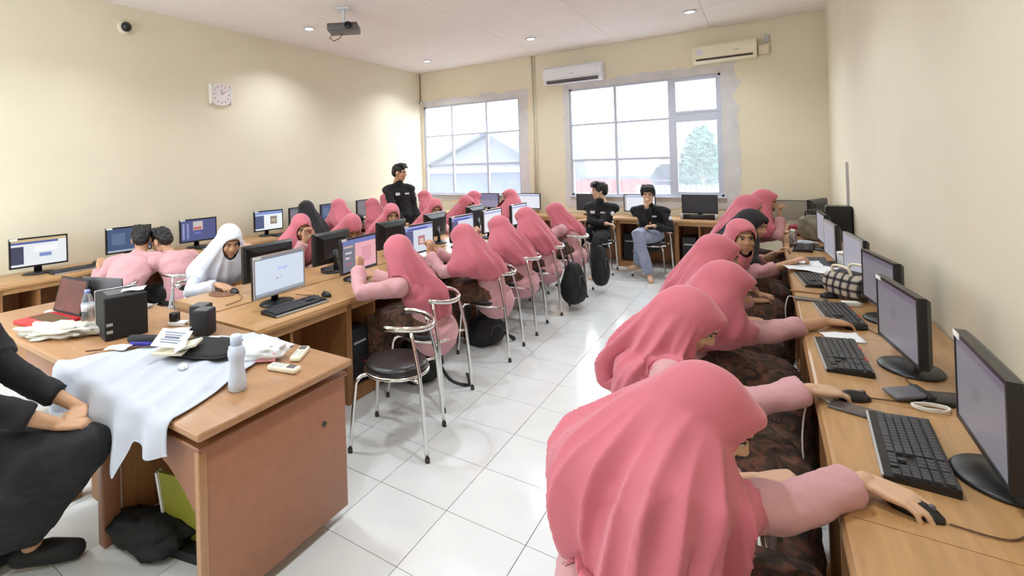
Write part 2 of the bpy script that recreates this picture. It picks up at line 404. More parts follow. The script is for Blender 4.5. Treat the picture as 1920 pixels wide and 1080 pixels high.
# windows
def window(n, x0, x1, z0, z1, vx, cells_, sill=True):
    wroot = MB(); fwid = .05; y0 = YB+.05; d = .07
    o_ = MB()
    for (a, c) in (((x0+fwid/2, (z0+z1)/2), (fwid, z1-z0)), ((x1-fwid/2, (z0+z1)/2), (fwid, z1-z0)), (((x0+x1)/2, z0+fwid/2), (x1-x0, fwid)), (((x0+x1)/2, z1-fwid/2), (x1-x0, fwid))):
        o_.box((a[0], y0, a[1]), (c[0], d, c[1]))
    w = struct('window_%d' % n, o_.mesh('window_frame', MT['frame']))
    for (kind, a, b_, c_, e) in cells_:
        if kind == 'v': bx('mullion', w, (a, y0, (c_+e)/2), (b_, .06, e-c_), MT['frame'])
        if kind == 'h': bx('transom', w, ((c_+e)/2, y0, a), (e-c_, .055, b_), MT['frame'])
        if kind == 'p': bx('pane', w, ((a+b_)/2, y0+.005, (c_+e)/2), (b_-a, .006, e-c_), MT['glass'])
        if kind == 'f':
            q = .035
            bx('sash_rail', w, ((a+b_)/2, y0-.01, c_+q/2), (b_-a, .05, q), MT['frame']); bx('sash_rail', w, ((a+b_)/2, y0-.01, e-q/2), (b_-a, .05, q), MT['frame'])
            bx('sash_stile', w, (a+q/2, y0-.01, (c_+e)/2), (q, .05, e-c_-2*q), MT['frame']); bx('sash_stile', w, (b_-q/2, y0-.01, (c_+e)/2), (q, .05, e-c_-2*q), MT['frame'])
    if sill: bx('sill', w, ((x0+x1)/2, YB-.01, z0+.004), (x1-x0+.02, .06, .02), MT['frame'])
    return w
mL = [-3.82, -3.05]; hL = [1.64, 2.235]
c = []
for x in mL: c.append(('v', x, .04, WB+.05, WT-.05))
xs = [WL0+.05, mL[0], mL[1], WL1-.05]
for i in range(3):
    a0 = xs[i]+(.02 if i else 0); a1 = xs[i+1]-(.02 if i < 2 else 0)
    for z in hL: c.append(('h', z, .035, a0, a1))
    zs = [WB+.05, hL[0], hL[1], WT-.05]
    for j in range(3): c.append(('p', a0, a1, zs[j]+(.0175 if j else 0), zs[j+1]-(.0175 if j < 2 else 0)))
window(1, WL0, WL1, WB, WT, None, c)
c = [('v', -.694, .045, WB+.05, WT2-.05), ('v', .125, .075, WB+.05, WT2-.05)]
xs = [WR0+.05, -.694, .125]
for i in range(2):
    a0 = xs[i]+(.0225 if i else 0); a1 = xs[i+1]-(.0225 if i == 0 else .0375)
    for z in (1.65, 2.26): c.append(('h', z, .035, a0, a1))
    zs = [WB+.05, 1.65, 2.26, WT2-.05]
    for j in range(3): c.append(('p', a0, a1, zs[j]+(.0175 if j else 0), zs[j+1]-(.0175 if j < 2 else 0)))
c.append(('h', 2.275, .10, .1625, WR1-.05))
c += [('f', .1625, WR1-.05, WB+.05, 2.225), ('f', .1625, WR1-.05, 2.325, WT2-.05), ('p', .1975, WR1-.085, WB+.085, 2.19), ('p', .1975, WR1-.085, 2.36, WT2-.085)]
window(2, WR0, WR1, WB, WT2, None, c)
# service pipe and conduit
p = MB()
p.tube([(-2.10, YB-.02, .6), (-2.10, YB-.02, ZC)], .018, 8); p.tube([(-2.05, YB-.014, .6), (-2.05, YB-.014, ZC)], .011, 8)
o = ob('service_pipe', p.mesh('service_pipe', MT['wall'], smooth=True)); tag(o, 'pair of cream painted pipes running up the wall between the windows', 'pipe')
t = thing('wall_conduit', 'grey cable conduit on the right wall behind the desk computers', 'conduit', (XR, 4.86, .75))
ob('conduit_strip', boxmesh((.022, .03, .8), MT['silver']), t, (-.011, 0, .4))
# ------------------------------------------------------------------ ceiling lamps (each with its own light)
MT['bulb'] = mat('lamp_glow', (255, 252, 240), .5, emit=((255, 250, 240), 14))
lampring = MB().lathe([(.05, 0), (.075, -.004), (.082, -.012), (.078, -.018), (.052, -.012), (.05, 0)], n=24).mesh('lamp_ring', MT['white'], True)
lampdisc = MB().lathe([(.0005, -.006), (.051, -.006), (.0515, -.009), (.0005, -.010)], n=20).mesh('lamp_disc', MT['bulb'], True)
LY = [(5.63, 5.37, 5.45), (2.73, 2.75, 2.75), (.05, .05, .05), (-2.3, -2.3, -2.3)]
rowname = ['by the window wall', 'over the middle of the room', 'over the near desks', 'behind the viewer']
colname = ['on the clock wall side', 'above the middle desks', 'on the right wall side']
for j in range(4):
    for i, x in enumerate((-3.7 if j < 2 else -3.2, -1.6, .55)):
        t = thing('ceiling_downlight', 'round white recessed ceiling downlight %s, %s' % (rowname[j], colname[i]), 'lamp', (x, LY[j][i], ZC), 0, 'recessed ceiling downlights')
        ob('trim_ring', lampring, t); ob('bulb', lampdisc, t)
        ld = bpy.data.lights.new('downlight', 'AREA'); ld.shape = 'DISK'; ld.size = .22; ld.energy = LAMP_POWER; ld.color = (.84, .94, 1); ld.spread = math.radians(125)
        lo = bpy.data.objects.new('lamp_light', ld); COL.objects.link(lo); lo.parent = t; lo.location = (0, 0, -.03)

# ------------------------------------------------------------------ outside, beyond the windows
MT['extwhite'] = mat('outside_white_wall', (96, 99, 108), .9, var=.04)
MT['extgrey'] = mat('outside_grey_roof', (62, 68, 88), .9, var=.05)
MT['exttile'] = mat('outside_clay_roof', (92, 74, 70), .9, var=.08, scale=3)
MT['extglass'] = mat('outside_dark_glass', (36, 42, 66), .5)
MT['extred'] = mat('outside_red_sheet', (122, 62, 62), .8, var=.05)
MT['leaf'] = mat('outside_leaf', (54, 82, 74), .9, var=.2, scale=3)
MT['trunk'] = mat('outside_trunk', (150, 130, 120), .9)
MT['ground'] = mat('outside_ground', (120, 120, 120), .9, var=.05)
g = struct('ground', MB().box((-4, 24, -3.05), (90, 34, .1)).mesh('ground', MT['ground']))
def house(label, x0, x1, y0, y1, ztop, zroof, mwall, mroof, wins, overhang=.4, axis='x', ridge=.5):
    t = thing('house', label, 'house', ((x0+x1)/2, y0, -3))
    cx = (x0+x1)/2; H = ztop+3
    bx('wall', t, (0, (y1-y0)/2, H/2), (x1-x0, y1-y0, H), mwall)
    if zroof:
        hw = (x1-x0)/2+overhang; r = MB(); d0 = -overhang; d1 = y1-y0+overhang; zz = zroof+3; k = (ridge-.5)*2*hw
        if axis == 'y':       # ridge runs in depth, gable faces the room
            for (a, c_) in (((-hw, H), (k, zz)), ((hw, H), (k, zz))):
                r.add([(a[0], d0, a[1]-.1), (a[0], d1, a[1]-.1), (c_[0], d1, c_[1]), (c_[0], d0, c_[1]), (a[0], d0, a[1]), (a[0], d1, a[1]), (c_[0], d1, c_[1]+.12), (c_[0], d0, c_[1]+.12)], [(0, 1, 2, 3), (4, 7, 6, 5), (0, 3, 7, 4), (1, 5, 6, 2), (0, 4, 5, 1), (3, 2, 6, 7)])
            gb = MB().add([(-hw+overhang, 0, H), (hw-overhang, 0, H), (k, 0, zz), (-hw+overhang, .1, H), (hw-overhang, .1, H), (k, .1, zz)], [(0, 1, 2), (3, 5, 4), (0, 3, 4, 1), (1, 4, 5, 2), (2, 5, 3, 0)])
            ob('gable', gb.mesh('gable', mwall), t)
        else:
            m_ = (d0+d1)/2; rr = hw*.62
            r.add([(-hw, d0, H), (hw, d0, H), (hw, d1, H), (-hw, d1, H), (-rr, m_, zz), (rr, m_, zz)], [(0, 1, 5, 4), (1, 2, 5), (2, 3, 4, 5), (3, 0, 4), (3, 2, 1, 0)])
        ob('roof', r.mesh('roof', mroof), t)
    for (a, b_, c_, e) in wins:
        w = bx('window', t, ((a+b_)/2-cx, -.02, (c_+e)/2+3), (b_-a, .1, e-c_), MT['extglass'])
        bx('window_frame', w, (0, -.04, -(e-c_)*.12), (b_-a, .06, .05), MT['extwhite'])
    return t
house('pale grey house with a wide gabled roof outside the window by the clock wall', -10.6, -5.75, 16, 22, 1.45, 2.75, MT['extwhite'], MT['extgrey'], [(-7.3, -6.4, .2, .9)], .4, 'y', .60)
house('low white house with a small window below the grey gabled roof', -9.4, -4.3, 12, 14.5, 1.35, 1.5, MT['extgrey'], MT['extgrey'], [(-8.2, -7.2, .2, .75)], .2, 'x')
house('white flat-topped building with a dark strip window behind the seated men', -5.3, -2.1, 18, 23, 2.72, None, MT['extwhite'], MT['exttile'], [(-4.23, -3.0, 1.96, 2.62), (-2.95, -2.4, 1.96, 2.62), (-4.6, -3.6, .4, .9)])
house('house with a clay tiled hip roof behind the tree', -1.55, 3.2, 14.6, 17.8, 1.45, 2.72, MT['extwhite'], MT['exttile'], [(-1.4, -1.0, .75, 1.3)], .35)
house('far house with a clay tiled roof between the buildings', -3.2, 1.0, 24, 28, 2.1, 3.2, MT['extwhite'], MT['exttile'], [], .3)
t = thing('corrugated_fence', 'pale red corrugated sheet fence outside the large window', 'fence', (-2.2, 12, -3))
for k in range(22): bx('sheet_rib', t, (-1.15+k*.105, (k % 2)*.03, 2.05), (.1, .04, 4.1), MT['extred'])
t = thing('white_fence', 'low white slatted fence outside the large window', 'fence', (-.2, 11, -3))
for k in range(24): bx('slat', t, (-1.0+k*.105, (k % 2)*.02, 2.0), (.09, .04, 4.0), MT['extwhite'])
bx('rail', t, (.2, .05, 3.85), (2.5, .04, .08), MT['extwhite'])
t = thing('garden_tree', 'pale hazy leafy tree standing outside the large window', 'tree', (-.05, 13, -3))
ob('trunk', MB().tube([(0, 0, 0), (.05, 0, 2), (0, 0, 4.4)], [.14, .1, .04], 8).mesh('trunk', MT['trunk'], True), t)
lf = MB(); rr = random.Random(3)
for k in range(1500):
    u = rr.random()**.6; z = 3.4+u*1.95; w = .62*math.sin(min(1, (1.08-u)*1.1)*PI*.55)+.05
    a = rr.random()*2*PI; q = w*math.sqrt(rr.random()); c_ = Vector((q*math.cos(a), q*math.sin(a), z+rr.uniform(-.1, .1)))
    n1 = Vector((rr.uniform(-1, 1), rr.uniform(-1, 1), rr.uniform(-1, 1))).normalized(); n2 = n1.orthogonal().normalized(); s_ = rr.uniform(.05, .1)
    lf.add([c_-n1*s_, c_+n2*s_*.5, c_+n1*s_, c_-n2*s_*.5], [(0, 1, 2, 3)])
ob('foliage', lf.mesh('foliage', MT['leaf'], fix=False), t)['kind'] = 'stuff'

# ------------------------------------------------------------------ things on walls and ceiling
def aircon(label, x0, x1, zc, h, m, slot, extra):
    t = thing('air_conditioner', label, 'air conditioner', ((x0+x1)/2, YB, zc), 0, 'wall air conditioners'); w = x1-x0; D = .2
    prof = [(0, h/2), (-D*.72, h/2), (-D*.93, h/2-.03), (-D, h/2-.09), (-D*.98, -h/2+.1), (-D*.82, -h/2+.03), (-D*.55, -h/2), (0, -h/2)]
    R = [[(x, y, z) for y, z in prof] for x in (-w/2, -w/2+.01, w/2-.01, w/2)]
    R[0] = [(x, y*.94, z*.94) for x, y, z in R[0]]; R[3] = [(x, y*.94, z*.94) for x, y, z in R[3]]
    ob('housing', MB().rings(R).mesh('housing', m), t)
    bx('air_outlet', t, (0, -D*.80, -h/2+.045), (w*.88, .055, .035 if slot else .022), MT['greyplastic' if slot else 'rubber'], rot=(-.55, 0, 0))
    if slot: bx('flap', t, (0, -D*.66, -h/2+.008), (w*.86, .07, .008), m, rot=(.15, 0, 0))
    bx('vane', t, (0, -D*.86, -h/2+.05), (w*.86, .004, .006), MT['silver'])
    bx('energy_sticker' , t, (-w/2+.09 if extra else w/2-.06, -D-.001, h/2-.11 if extra else h/2-.07), (.09 if extra else .045, .004, .09 if extra else .05), MT['badge'])
    bx('logo', t, (.0 if not extra else .16, -D-.001, .0), (.07, .003, .014), MT['silver'])
    return t
aircon('white split air conditioner above the middle of the window wall, nearer the clock', -1.83, -.84, 3.13, .30, MT['white'], True, False)
a2 = aircon('cream split air conditioner above the large window, nearer the right wall', .46, 1.25, 3.16, .27, MT['creamplastic'], False, True)
bx('pipe_cover', a2, (.47, -.05, -.03), (.12, .08, .12), MT['wall']); bx('power_socket', a2, (.51, -.02, .13), (.06, .04, .1), MT['silver'])
# clock
t = thing('wall_clock', 'white rounded-square clock hanging on the cream left wall', 'clock', (XL, 1.9, 2.665), PI/2)
R = []
def clockring(s, y):
    out = []
    for k in range(32):
        a = 2*PI*k/32; e = 3.2
        cx_ = math.copysign(abs(math.cos(a))**(2/e), math.cos(a)); sz = math.copysign(abs(math.sin(a))**(2/e), math.sin(a))
        out.append((cx_*.15*s*(1-.06*abs(sz)), y, sz*.155*s*(1-.10*abs(cx_))))
    return out
ob('case', MB().rings([clockring(.96, 0), clockring(1, -.015), clockring(1, -.04), clockring(.92, -.05), clockring(.88, -.042)]).mesh('case', MT['whiteplastic'], False), t)
ob('dial', MB().rings([clockring(.87, -.040), clockring(.87, -.044)]).mesh('dial', mat('dial_white', (232, 222, 224), .5)), t)
MT['dialmark'] = mat('dial_marks', (150, 130, 135), .6)
for k in range(12):
    a = k*PI/6; bx('hour_mark', t, (.11*math.sin(a), -.0455, .11*math.cos(a)), (.012, .002, .02), MT['dialmark'], rot=(0, a, 0))
bx('hour_hand', t, (.0, -.047, .03), (.01, .002, .06), MT['dialmark'], rot=(0, -.1, 0)); bx('minute_hand', t, (.03, -.049, .02), (.007, .002, .08), MT['dialmark'], rot=(0, .95, 0))
for s in (-1, 1): bx('side_bar', t, (.15*s, -.025, 0), (.018, .05, .26), MT['whiteplastic'], .006, 2)
# dome camera high on the left wall
t = thing('dome_camera', 'small black dome camera high on the cream left wall', 'camera', (XL, .71, 3.31), PI/2)
ob('mount', MB().lathe([(.0, 0), (.08, 0), (.08, .03), (.0, .03)], axis='y', n=20).mesh('mount', MT['wall'], True), t)
ob('dome', MB().ell((0, -.05, 0), (.055, .055, .055)).mesh('dome', MT['blackplastic'], True), t)
# small camera in the corner
t = thing('corner_camera', 'tiny white camera in the corner above the window by the clock wall', 'camera', (XL+.03, YB-.06, 2.93))
bx('bracket', t, (0, .03, .02), (.03, .06, .02), MT['white']); ob('body', MB().ell((0, -.01, 0), (.03, .04, .03)).mesh('cam', MT['white'], True), t); ob('lens', MB().ell((.012, -.043, 0), (.014, .008, .014)).mesh('lens', MT['blackplastic'], True), t)
ob('cable', MB().tube([(-.02, .04, .02), (-.02, .045, .3), (-.025, .045, .62)], .006, 6).mesh('cable', MT['cable'], True), t)
# projector
t = thing('ceiling_projector', 'dark grey projector hanging from the white ceiling', 'projector', (-2.78, 2.42, ZC), .55)
ob('pole', MB().tube([(0, 0, 0), (0, 0, -.2)], .02, 10).mesh('pole', MT['white'], True), t); bx('ceiling_plate', t, (0, 0, -.006), (.14, .14, .012), MT['white'])
bx('body', t, (0, 0, -.24), (.36, .27, .09), MT['greyplastic'], .015, 2); ob('lens', MB().lathe([(.0, 0), (.04, 0), (.045, .03), (.0, .03)], (.08, -.135, -.24), 16, 'y').mesh('lens', MT['blackplastic'], True), t)
ob('cable', MB().tube([(-.15, .1, -.25), (-.2, .1, -.32), (-.14, .08, -.36), (-.06, .05, -.33), (-.03, .03, -.28)], .006, 6).mesh('cable', MT['cable'], True), t)

# ------------------------------------------------------------------ computer desks: units of 80 cm
def desk_proto(D, mtop):
    t = thing('computer_desk', 'x', 'desk'); L = .798
    tp = MB(); prof = [(0.004, .735), (0, .728), (0, .712), (.006, .706), (D, .706), (D, .75), (.018, .75), (.008, .746)]
    tp.rings([[(x, y, z) for y, z in prof] for x in (.001, L)])
    ob('tabletop', tp.mesh('tabletop', mtop), t)
    bx('fascia', t, (.4, .035, .683), (L-.05, .022, .046), MT['desk'])
    for x in (.013, L-.012): bx('side_panel', t, (x, D/2+.01, .353), (.024, D-.04, .706), MT['deskpanel'])
    bx('divider', t, (.29, D/2+.01, .385), (.022, D-.06, .595), MT['deskpanel'])
    bx('back_panel', t, (.4, D-.03, .36), (L-.05, .018, .68), MT['deskpanel'])
    bx('bay_floor', t, (.152, D/2+.01, .075), (.252, D-.06, .022), MT['deskpanel']); bx('plinth', t, (.152, .045, .034), (.252, .018, .06), MT['deskpanel'])
    return register(t)
used = {}
def desk(key, label, loc, rz, D, mtop, group):
    if key not in used:
        used[key] = desk_proto(D, mtop); o = used[key]; o.location = loc; o.rotation_euler = (0, 0, rz); o['label'] = label; o['group'] = group; return o
    return copy_thing(used[key], label, loc, rz, group)
H9 = PI/2
for k in range(6):
    desk('m', 'wooden computer desk, %s from the viewer, aisle side of the middle row' % ORD[k], (-1.08, -.245+.8*k, 0), H9, .535, MT['deskx'], 'desks of the middle row, aisle side')
    desk('r', 'wooden computer desk, %s from the viewer, clock side of the middle row' % ORD[k], (-2.165, .68+.8*k, .0), -H9, .535, MT['deskx'], 'desks of the middle row, clock wall side')
for k in range(9):
    desk('w', 'wooden computer desk, %s from the viewer along the right wall' % ORD[k], (1.42, -.386+.8*k, 0), -H9, .57, MT['deskx'], 'desks along the right wall')
for k in range(8):
    desk('l', 'wooden computer desk, %s from the viewer along the clock wall' % ORD[k], (-3.985, -.62+.8*k, 0), H9, .555, MT['deskx'], 'desks along the clock wall')
for k in range(6):
    desk('b', 'wooden computer desk, %s from the clock wall under the windows' % ORD[k], (-3.78+.8*k, 6.075, 0), 0, .565, MT['deskx'], 'desks under the windows')

# ------------------------------------------------------------------ monitors
scrmesh = {}
def screen_mesh(key):
    if key not in scrmesh: scrmesh[key] = MB().box((0, 0, 0), (.43, .004, .245)).mesh('screen', SCR[key])
    return scrmesh[key]
def txtmesh(name, s, size, m):
    cu = bpy.data.curves.new(name, 'FONT'); cu.body = s; cu.size = size; cu.align_x = 'CENTER'; cu.align_y = 'CENTER'; cu.resolution_u = 3; cu.extrude = .0004
    o = bpy.data.objects.new(name, cu); COL.objects.link(o); bpy.context.view_layer.update()
    me = bpy.data.meshes.new_from_object(o.evaluated_get(bpy.context.evaluated_depsgraph_get())); bpy.data.objects.remove(o); me.materials.clear(); me.materials.append(m); return me
mon_house = MB().add([(x*s_, y, .21+z*s2) for (y, s_, s2) in ((-.014, 1, 1), (.006, 1, 1), (.022, .93, .9), (.036, .62, .6)) for x, z in ((-.228, -.137), (.228, -.137), (.228, .137), (-.228, .137))],
    [(3, 2, 1, 0)]+[(i*4+k, i*4+(k+1) % 4, i*4+4+(k+1) % 4, i*4+4+k) for i in range(3) for k in range(4)]+[(12, 13, 14, 15)]).mesh('housing', MT['blackplastic'])
mon_bezel = MB().box((0, -.0175, .21+.131), (.456, .007, .013)).box((0, -.0175, .21-.130), (.456, .007, .015)).box((-.2215, -.0175, .21), (.013, .007, .249)).box((.2215, -.0175, .21), (.013, .007, .249)).mesh('bezel', MT['blackplastic'])
mon_bezel_silver = MB().box((0, -.0175, .21+.131), (.456, .007, .013)).box((0, -.0175, .21-.130), (.456, .007, .015)).box((-.2215, -.0175, .21), (.013, .007, .249)).box((.2215, -.0175, .21), (.013, .007, .249)).mesh('bezel', MT['silver'])
mon_neck = MB().tube([(0, .045, .01), (0, .042, .10), (0, .03, .19)], [.035, .028, .04], 10, side=(1, 0, 0), ry=[.012, .012, .01]).mesh('neck', MT['blackplastic'], True)
mon_base = MB().lathe([(.0005, 0), (.125, 0), (.13, .006), (.122, .013), (.06, .02), (.0005, .022)], (0, .02, 0), 28, sy=.78).mesh('stand_base', MT['blackplastic'], True)
ports = boxmesh((.16, .004, .03), MT['greyplastic'])
def monitor(label, loc, rz, key, group, sticker=True, silver=False, extra=None):
    t = thing('computer_monitor', label, 'monitor', loc, rz, group)
    h = ob('housing', mon_house, t); ob('bezel', mon_bezel_silver if silver else mon_bezel, t)
    s = ob('screen', screen_mesh(key), t, (0, -.0165, .2105))
    ob('neck', mon_neck, t); ob('stand_base', mon_base, t); ob('port_strip', ports, h, (0, .034, .15))
    if sticker: bx('corner_sticker', t, (-.195, -.0215, .338), (.06, .002, .018), MT['sticker'])
    return t, s
ZT = .75
gR = 'monitors along the right wall'; gM = 'monitors on the aisle side of the middle row'; gC = 'monitors on the clock wall side of the middle row'; gL = 'monitors along the clock wall'; gB = 'monitors under the windows'
for k, (x, y, key, dr) in enumerate(((1.775, .0, 'grey', -.02), (1.74, .845, 'grey', .12), (1.785, 1.605, 'grey', .15), (1.77, 2.40, 'greylight', .1), (1.715, 3.2, 'greylight', .06), (1.72, 4.0, 'greylight', .05))):
    monitor('black monitor with a dim grey screen, %s from the viewer along the right wall' % ORD[k], (x, y, ZT), -H9+dr, key, gR, k < 2, silver=k in (3, 4))
monitor('black monitor turned with its dark back to the room in the far right corner', (1.80, 5.75, ZT), -2.0, 'off', gR, False)
FM = [(.205, 'search', 'black monitor showing a white search page beside the teacher\'s table'), (1.02, 'pinkdoc', 'black monitor showing a pink page, in front of the first aisle student'),
      (1.88, 'page', 'black monitor showing a web page with a small picture beside the first aisle student'), (2.72, 'page', 'black monitor partly hidden by the second aisle student\'s hands'), (3.45, 'white', 'black monitor with a pale page before the third aisle student'), (4.25, 'white', 'black monitor with a pale page in front of the last aisle student')]
for k, (y, key, lab) in enumerate(FM):
    t, s = monitor(lab, (-1.42, y, ZT), H9+(.05 if k < 2 else -.05), key, gM, True, silver=k == 0)
    if k == 0:
        o = ob('search_title', txtmesh('search_title', 'Google', .032, mat('screen_ink', (120, 140, 205), .6, emit=((120, 140, 205), .8))), s, (.02, -.0028, .035), (PI/2, 0, 0))
        o['label'] = 'pale blue word in the middle of the screen'
for k, (y, lab) in enumerate(((.46, 'black monitor seen from behind, right behind the search page monitor'), (1.15, 'black monitor seen from behind, left of the pink page monitor'), (2.02, 'black monitor seen from behind, left of the first aisle student\'s head'), (2.85, 'black monitor seen from behind, fourth of the row behind the search page monitor'), (3.85, 'black monitor seen from behind near the far end of the middle row'))):
    monitor(lab, (-1.84, y, ZT), -H9+(.03 if k % 2 else -.03), 'grey', gC, False)
for k, (y, key, lab) in enumerate(((-.235, 'upload', 'black monitor with a pale upload page, nearest the viewer on the clock wall desks'), (.58, 'dark', 'black monitor with a dark blue screen behind the two boys'), (1.385, 'desktop', 'black monitor showing a blue desktop with icons, right of the two boys'), (2.43, 'photo', 'black monitor showing a page with a small photo, left of the black hijab'), (3.0, 'grey', 'black monitor mostly hidden by the student in a black hijab'), (3.62, 'dark', 'black monitor in front of the student on the clock wall past the black hijab'), (4.45, 'grey', 'black monitor at the far clock wall desks behind the standing man'))):
    monitor(lab, (-4.3, y, ZT), H9+(-.08 if k < 4 else .1), key, gL, k < 4)
for k, (x, key, lab) in enumerate(((-2.92, 'blue', 'black monitor with a lavender form under the window by the clock wall'), (-2.13, 'white', 'black monitor with a white page beside the service pipes'), (-1.05, 'off', 'black switched-off monitor behind the man with folded arms'), (-.31, 'white', 'black monitor with a white page behind the man holding his chin'), (.5, 'off', 'black switched-off monitor standing alone under the large window'))):
    monitor(lab, (x, 6.36, ZT), 0, key, gB, False)
t = thing('sound_bar', 'black sound bar with silver ends under the switched-off monitor', 'speaker', (.5, 6.22, ZT))
bx('body', t, (0, 0, .035), (.40, .07, .07), MT['blackplastic'], .008, 2)
for s in (-1, 1): bx('end_cap', t, (.215*s, 0, .036), (.035, .075, .072), MT['silver'], .008, 2)

# ------------------------------------------------------------------ keyboards and mice
def keyrows():
    out = []
    rows = [(.058, [.5]*18), (.034, [1]*13+[2]), (.014, [1.5]+[1]*12+[1.5]), (-.006, [1.75]+[1]*11+[2.25]), (-.026, [2.25]+[1]*10+[2.75]), (-.046, [1.25, 1.25, 1.25, 6.0, 1.25, 1.25, 1.25, 1.5])]
    for ri, (y, ws) in enumerate(rows):
        if ri == 0: ws = [1]*13+[2]
        tot = sum(ws); x = -.205; sc_ = .285/tot
        for w in ws: out.append((x+w*sc_/2, y, w*sc_-.003, .0165)); x += w*sc_
        for k in range(3):
            if ri not in (3,) and not (ri == 4 and k != 1): out.append((.098+k*.0195, y, .0165, .0165))
        for k in range(4):
            if not (ri == 5 and k == 1): out.append((.160+k*.0155, y, .0130, .0165))
    return out
KR = keyrows()
def keyboard(label, loc, rz, group, single=False, marks=False):
    t = thing('keyboard', label, 'keyboard', loc, rz, group)
    tr = MB().add([(x, y, z) for (x, y, z) in ((-.223, -.075, 0), (.223, -.075, 0), (.223, .075, 0), (-.223, .075, 0), (-.223, -.075, .012), (.223, -.075, .012), (.223, .075, .024), (-.223, .075, .024))], [(3, 2, 1, 0), (4, 5, 6, 7), (0, 1, 5, 4), (1, 2, 6, 5), (2, 3, 7, 6), (3, 0, 4, 7)])
    ob('tray', tr.mesh('tray', MT['blackplastic']), t)
    bx('front_edge', t, (0, -.076, .008), (.44, .006, .010), MT['silver'])
    z = lambda y: .012+(y+.075)/.15*.012+.004
    if single:
        for (x, y, w, h) in KR: ob('key', boxmesh((w, h, .007), MT['keys']), t, (x, y, z(y)), (.08, 0, 0))
    else:
        mb = MB()
        for (x, y, w, h) in KR: mb.box((x, y, z(y)), (w, h, .007))
        ob('keys', mb.mesh('keys', MT['keys']), t)['kind'] = 'stuff'
    if marks:
        for x in (-.09, .06): bx('red_mark', t, (x, .071, .0245), (.05, .012, .002), MT['red'])
    return t
gK = 'black keyboards'
KB = [((1.62, .065), -H9-.05, 'black keyboard with grey keys nearest the viewer on the right wall desk', True, False),
      ((1.545, .875), -H9+.03, 'black keyboard with red marks beside the second monitor along the right wall', True, True),
      ((1.60, 1.60), -H9+.1, 'black keyboard under the folded paper beyond the red-marked keyboard', False, True),
      ((1.545, 2.50), -H9+.1, 'black keyboard under the loose papers on the right wall desk', False, True),
      ((1.60, 3.20), -H9-.05, 'black keyboard beside the metal tumbler on the right wall desk', False, False),
      ((1.57, 4.0), -H9-.1, 'black keyboard by the green patterned bag on the right wall desk', False, False),
      ((-1.235, .19), H9-.03, 'black keyboard in front of the search page monitor', False, True),
      ((-4.12, .02), H9, 'black keyboard in front of the upload page monitor', False, False),
      ((-4.13, 1.5), H9, 'black keyboard on the clock wall desk right of the two boys', False, False),
      ((-4.13, 2.62), H9, 'black keyboard beneath the monitor with the small photo', False, False),
      ((-1.86, 1.32), H9, 'black keyboard lying behind the pink page monitor', False, False)]
for (p_, rz, lab, si, mk) in KB: keyboard(lab, (p_[0], p_[1], ZT), rz, gK, si, mk)
def mouse(label, p_, rz, cable=None, z=ZT):
    t = thing('computer_mouse', label, 'mouse', (p_[0], p_[1], z), rz, 'black computer mice')
    mb = MB(); R = []
    for k in range(9):
        u = k/8; y = -.052+u*.104; w = .031*math.sqrt(max(.02, 1-(2*u-1)**2*.92)); h = .034*math.sqrt(max(.03, 1-((u-.42)/.60)**2*.95))
        R.append([(w*math.cos(a), y, max(.001, h*math.sin(a))) for a in [PI*i/8 for i in range(9)]]+[(-w*.9, y, .001), (w*.9, y, .001)])
    ob('shell', mb.rings(R).mesh('shell', MT['blackplastic'], True), t)
    ob('wheel', MB().lathe([(.0005, -.004), (.007, -.004), (.007, .004), (.0005, .004)], (0, .03, .028), 12, 'x').mesh('wheel', MT['greyplastic'], True), t)
    if cable:
        c_ = Matrix.Rotation(-rz, 4, 'Z'); pts = [c_ @ Vector((x-p_[0], y-p_[1], .004)) for x, y in cable]
        ob('cable', MB().tube(smooth_path(pts), .0024, 6).mesh('cable', MT['cable'], True), t)
    return t
def smooth_path(P, n=6):
    P = [Vector(p) for p in P]; out = []
    for i in range(len(P)-1):
        a = P[max(i-1, 0)]; b_ = P[i]; c_ = P[i+1]; d = P[min(i+2, len(P)-1)]
        for k in range(n):
            t_ = k/n; out.append(.5*((2*b_)+(c_-a)*t_+(2*a-5*b_+4*c_-d)*t_*t_+(3*b_-a-3*c_+d)*t_**3))
    return out+[P[-1]]
mouse('black mouse under the hand of the student nearest the viewer', (1.575, -.283), -H9-.35, [(1.63, -.303), (1.73, -.30), (1.79, -.2), (1.80, -.08)])
mouse('black mouse under the hand of the second student along the right wall', (1.535, .40), -H9+.5, [(1.575, .43), (1.70, .47), (1.76, .56), (1.72, .70), (1.76, .78)])
mouse('black mouse under the hand of the third student along the right wall', (1.65, 1.375), -H9+.45, [(1.69, 1.39), (1.75, 1.28), (1.80, 1.4)])
mouse('black mouse beside the plaid bag', (1.60, 2.03), -H9+.5)
mouse('black mouse under the arm of the student in black hijab on the right', (1.50, 2.92), -H9)
mouse('black mouse under the hand of the student in white', (-1.96, .235), -H9-.3, [(-1.9, .22), (-1.8, .18), (-1.72, .1), (-1.7, -.02)])
mouse('black mouse at the end of the keyboard by the search page monitor', (-1.27, .50), H9-.3, [(-1.32, .48), (-1.4, .44), (-1.5, .42)])
mouse('black mouse on the keyboard by the upload page monitor', (-4.18, .20), H9, None, ZT+.02)
mouse('black mouse alone on the desk right of the sound bar', (.95, 6.27), 0)
ob('pad', MB().lathe([(.0005, 0), (.115, 0), (.115, .004), (.0005, .004)], n=20, sy=.8).mesh('pad', mat('brown_pad', (120, 84, 62), .8, var=.2, scale=40)), None, (-2.01, .17, ZT)).name = 'mouse_pad'
tag(bpy.data.objects['mouse_pad'], 'brown oval mouse pad beside the student in white', 'mouse pad')

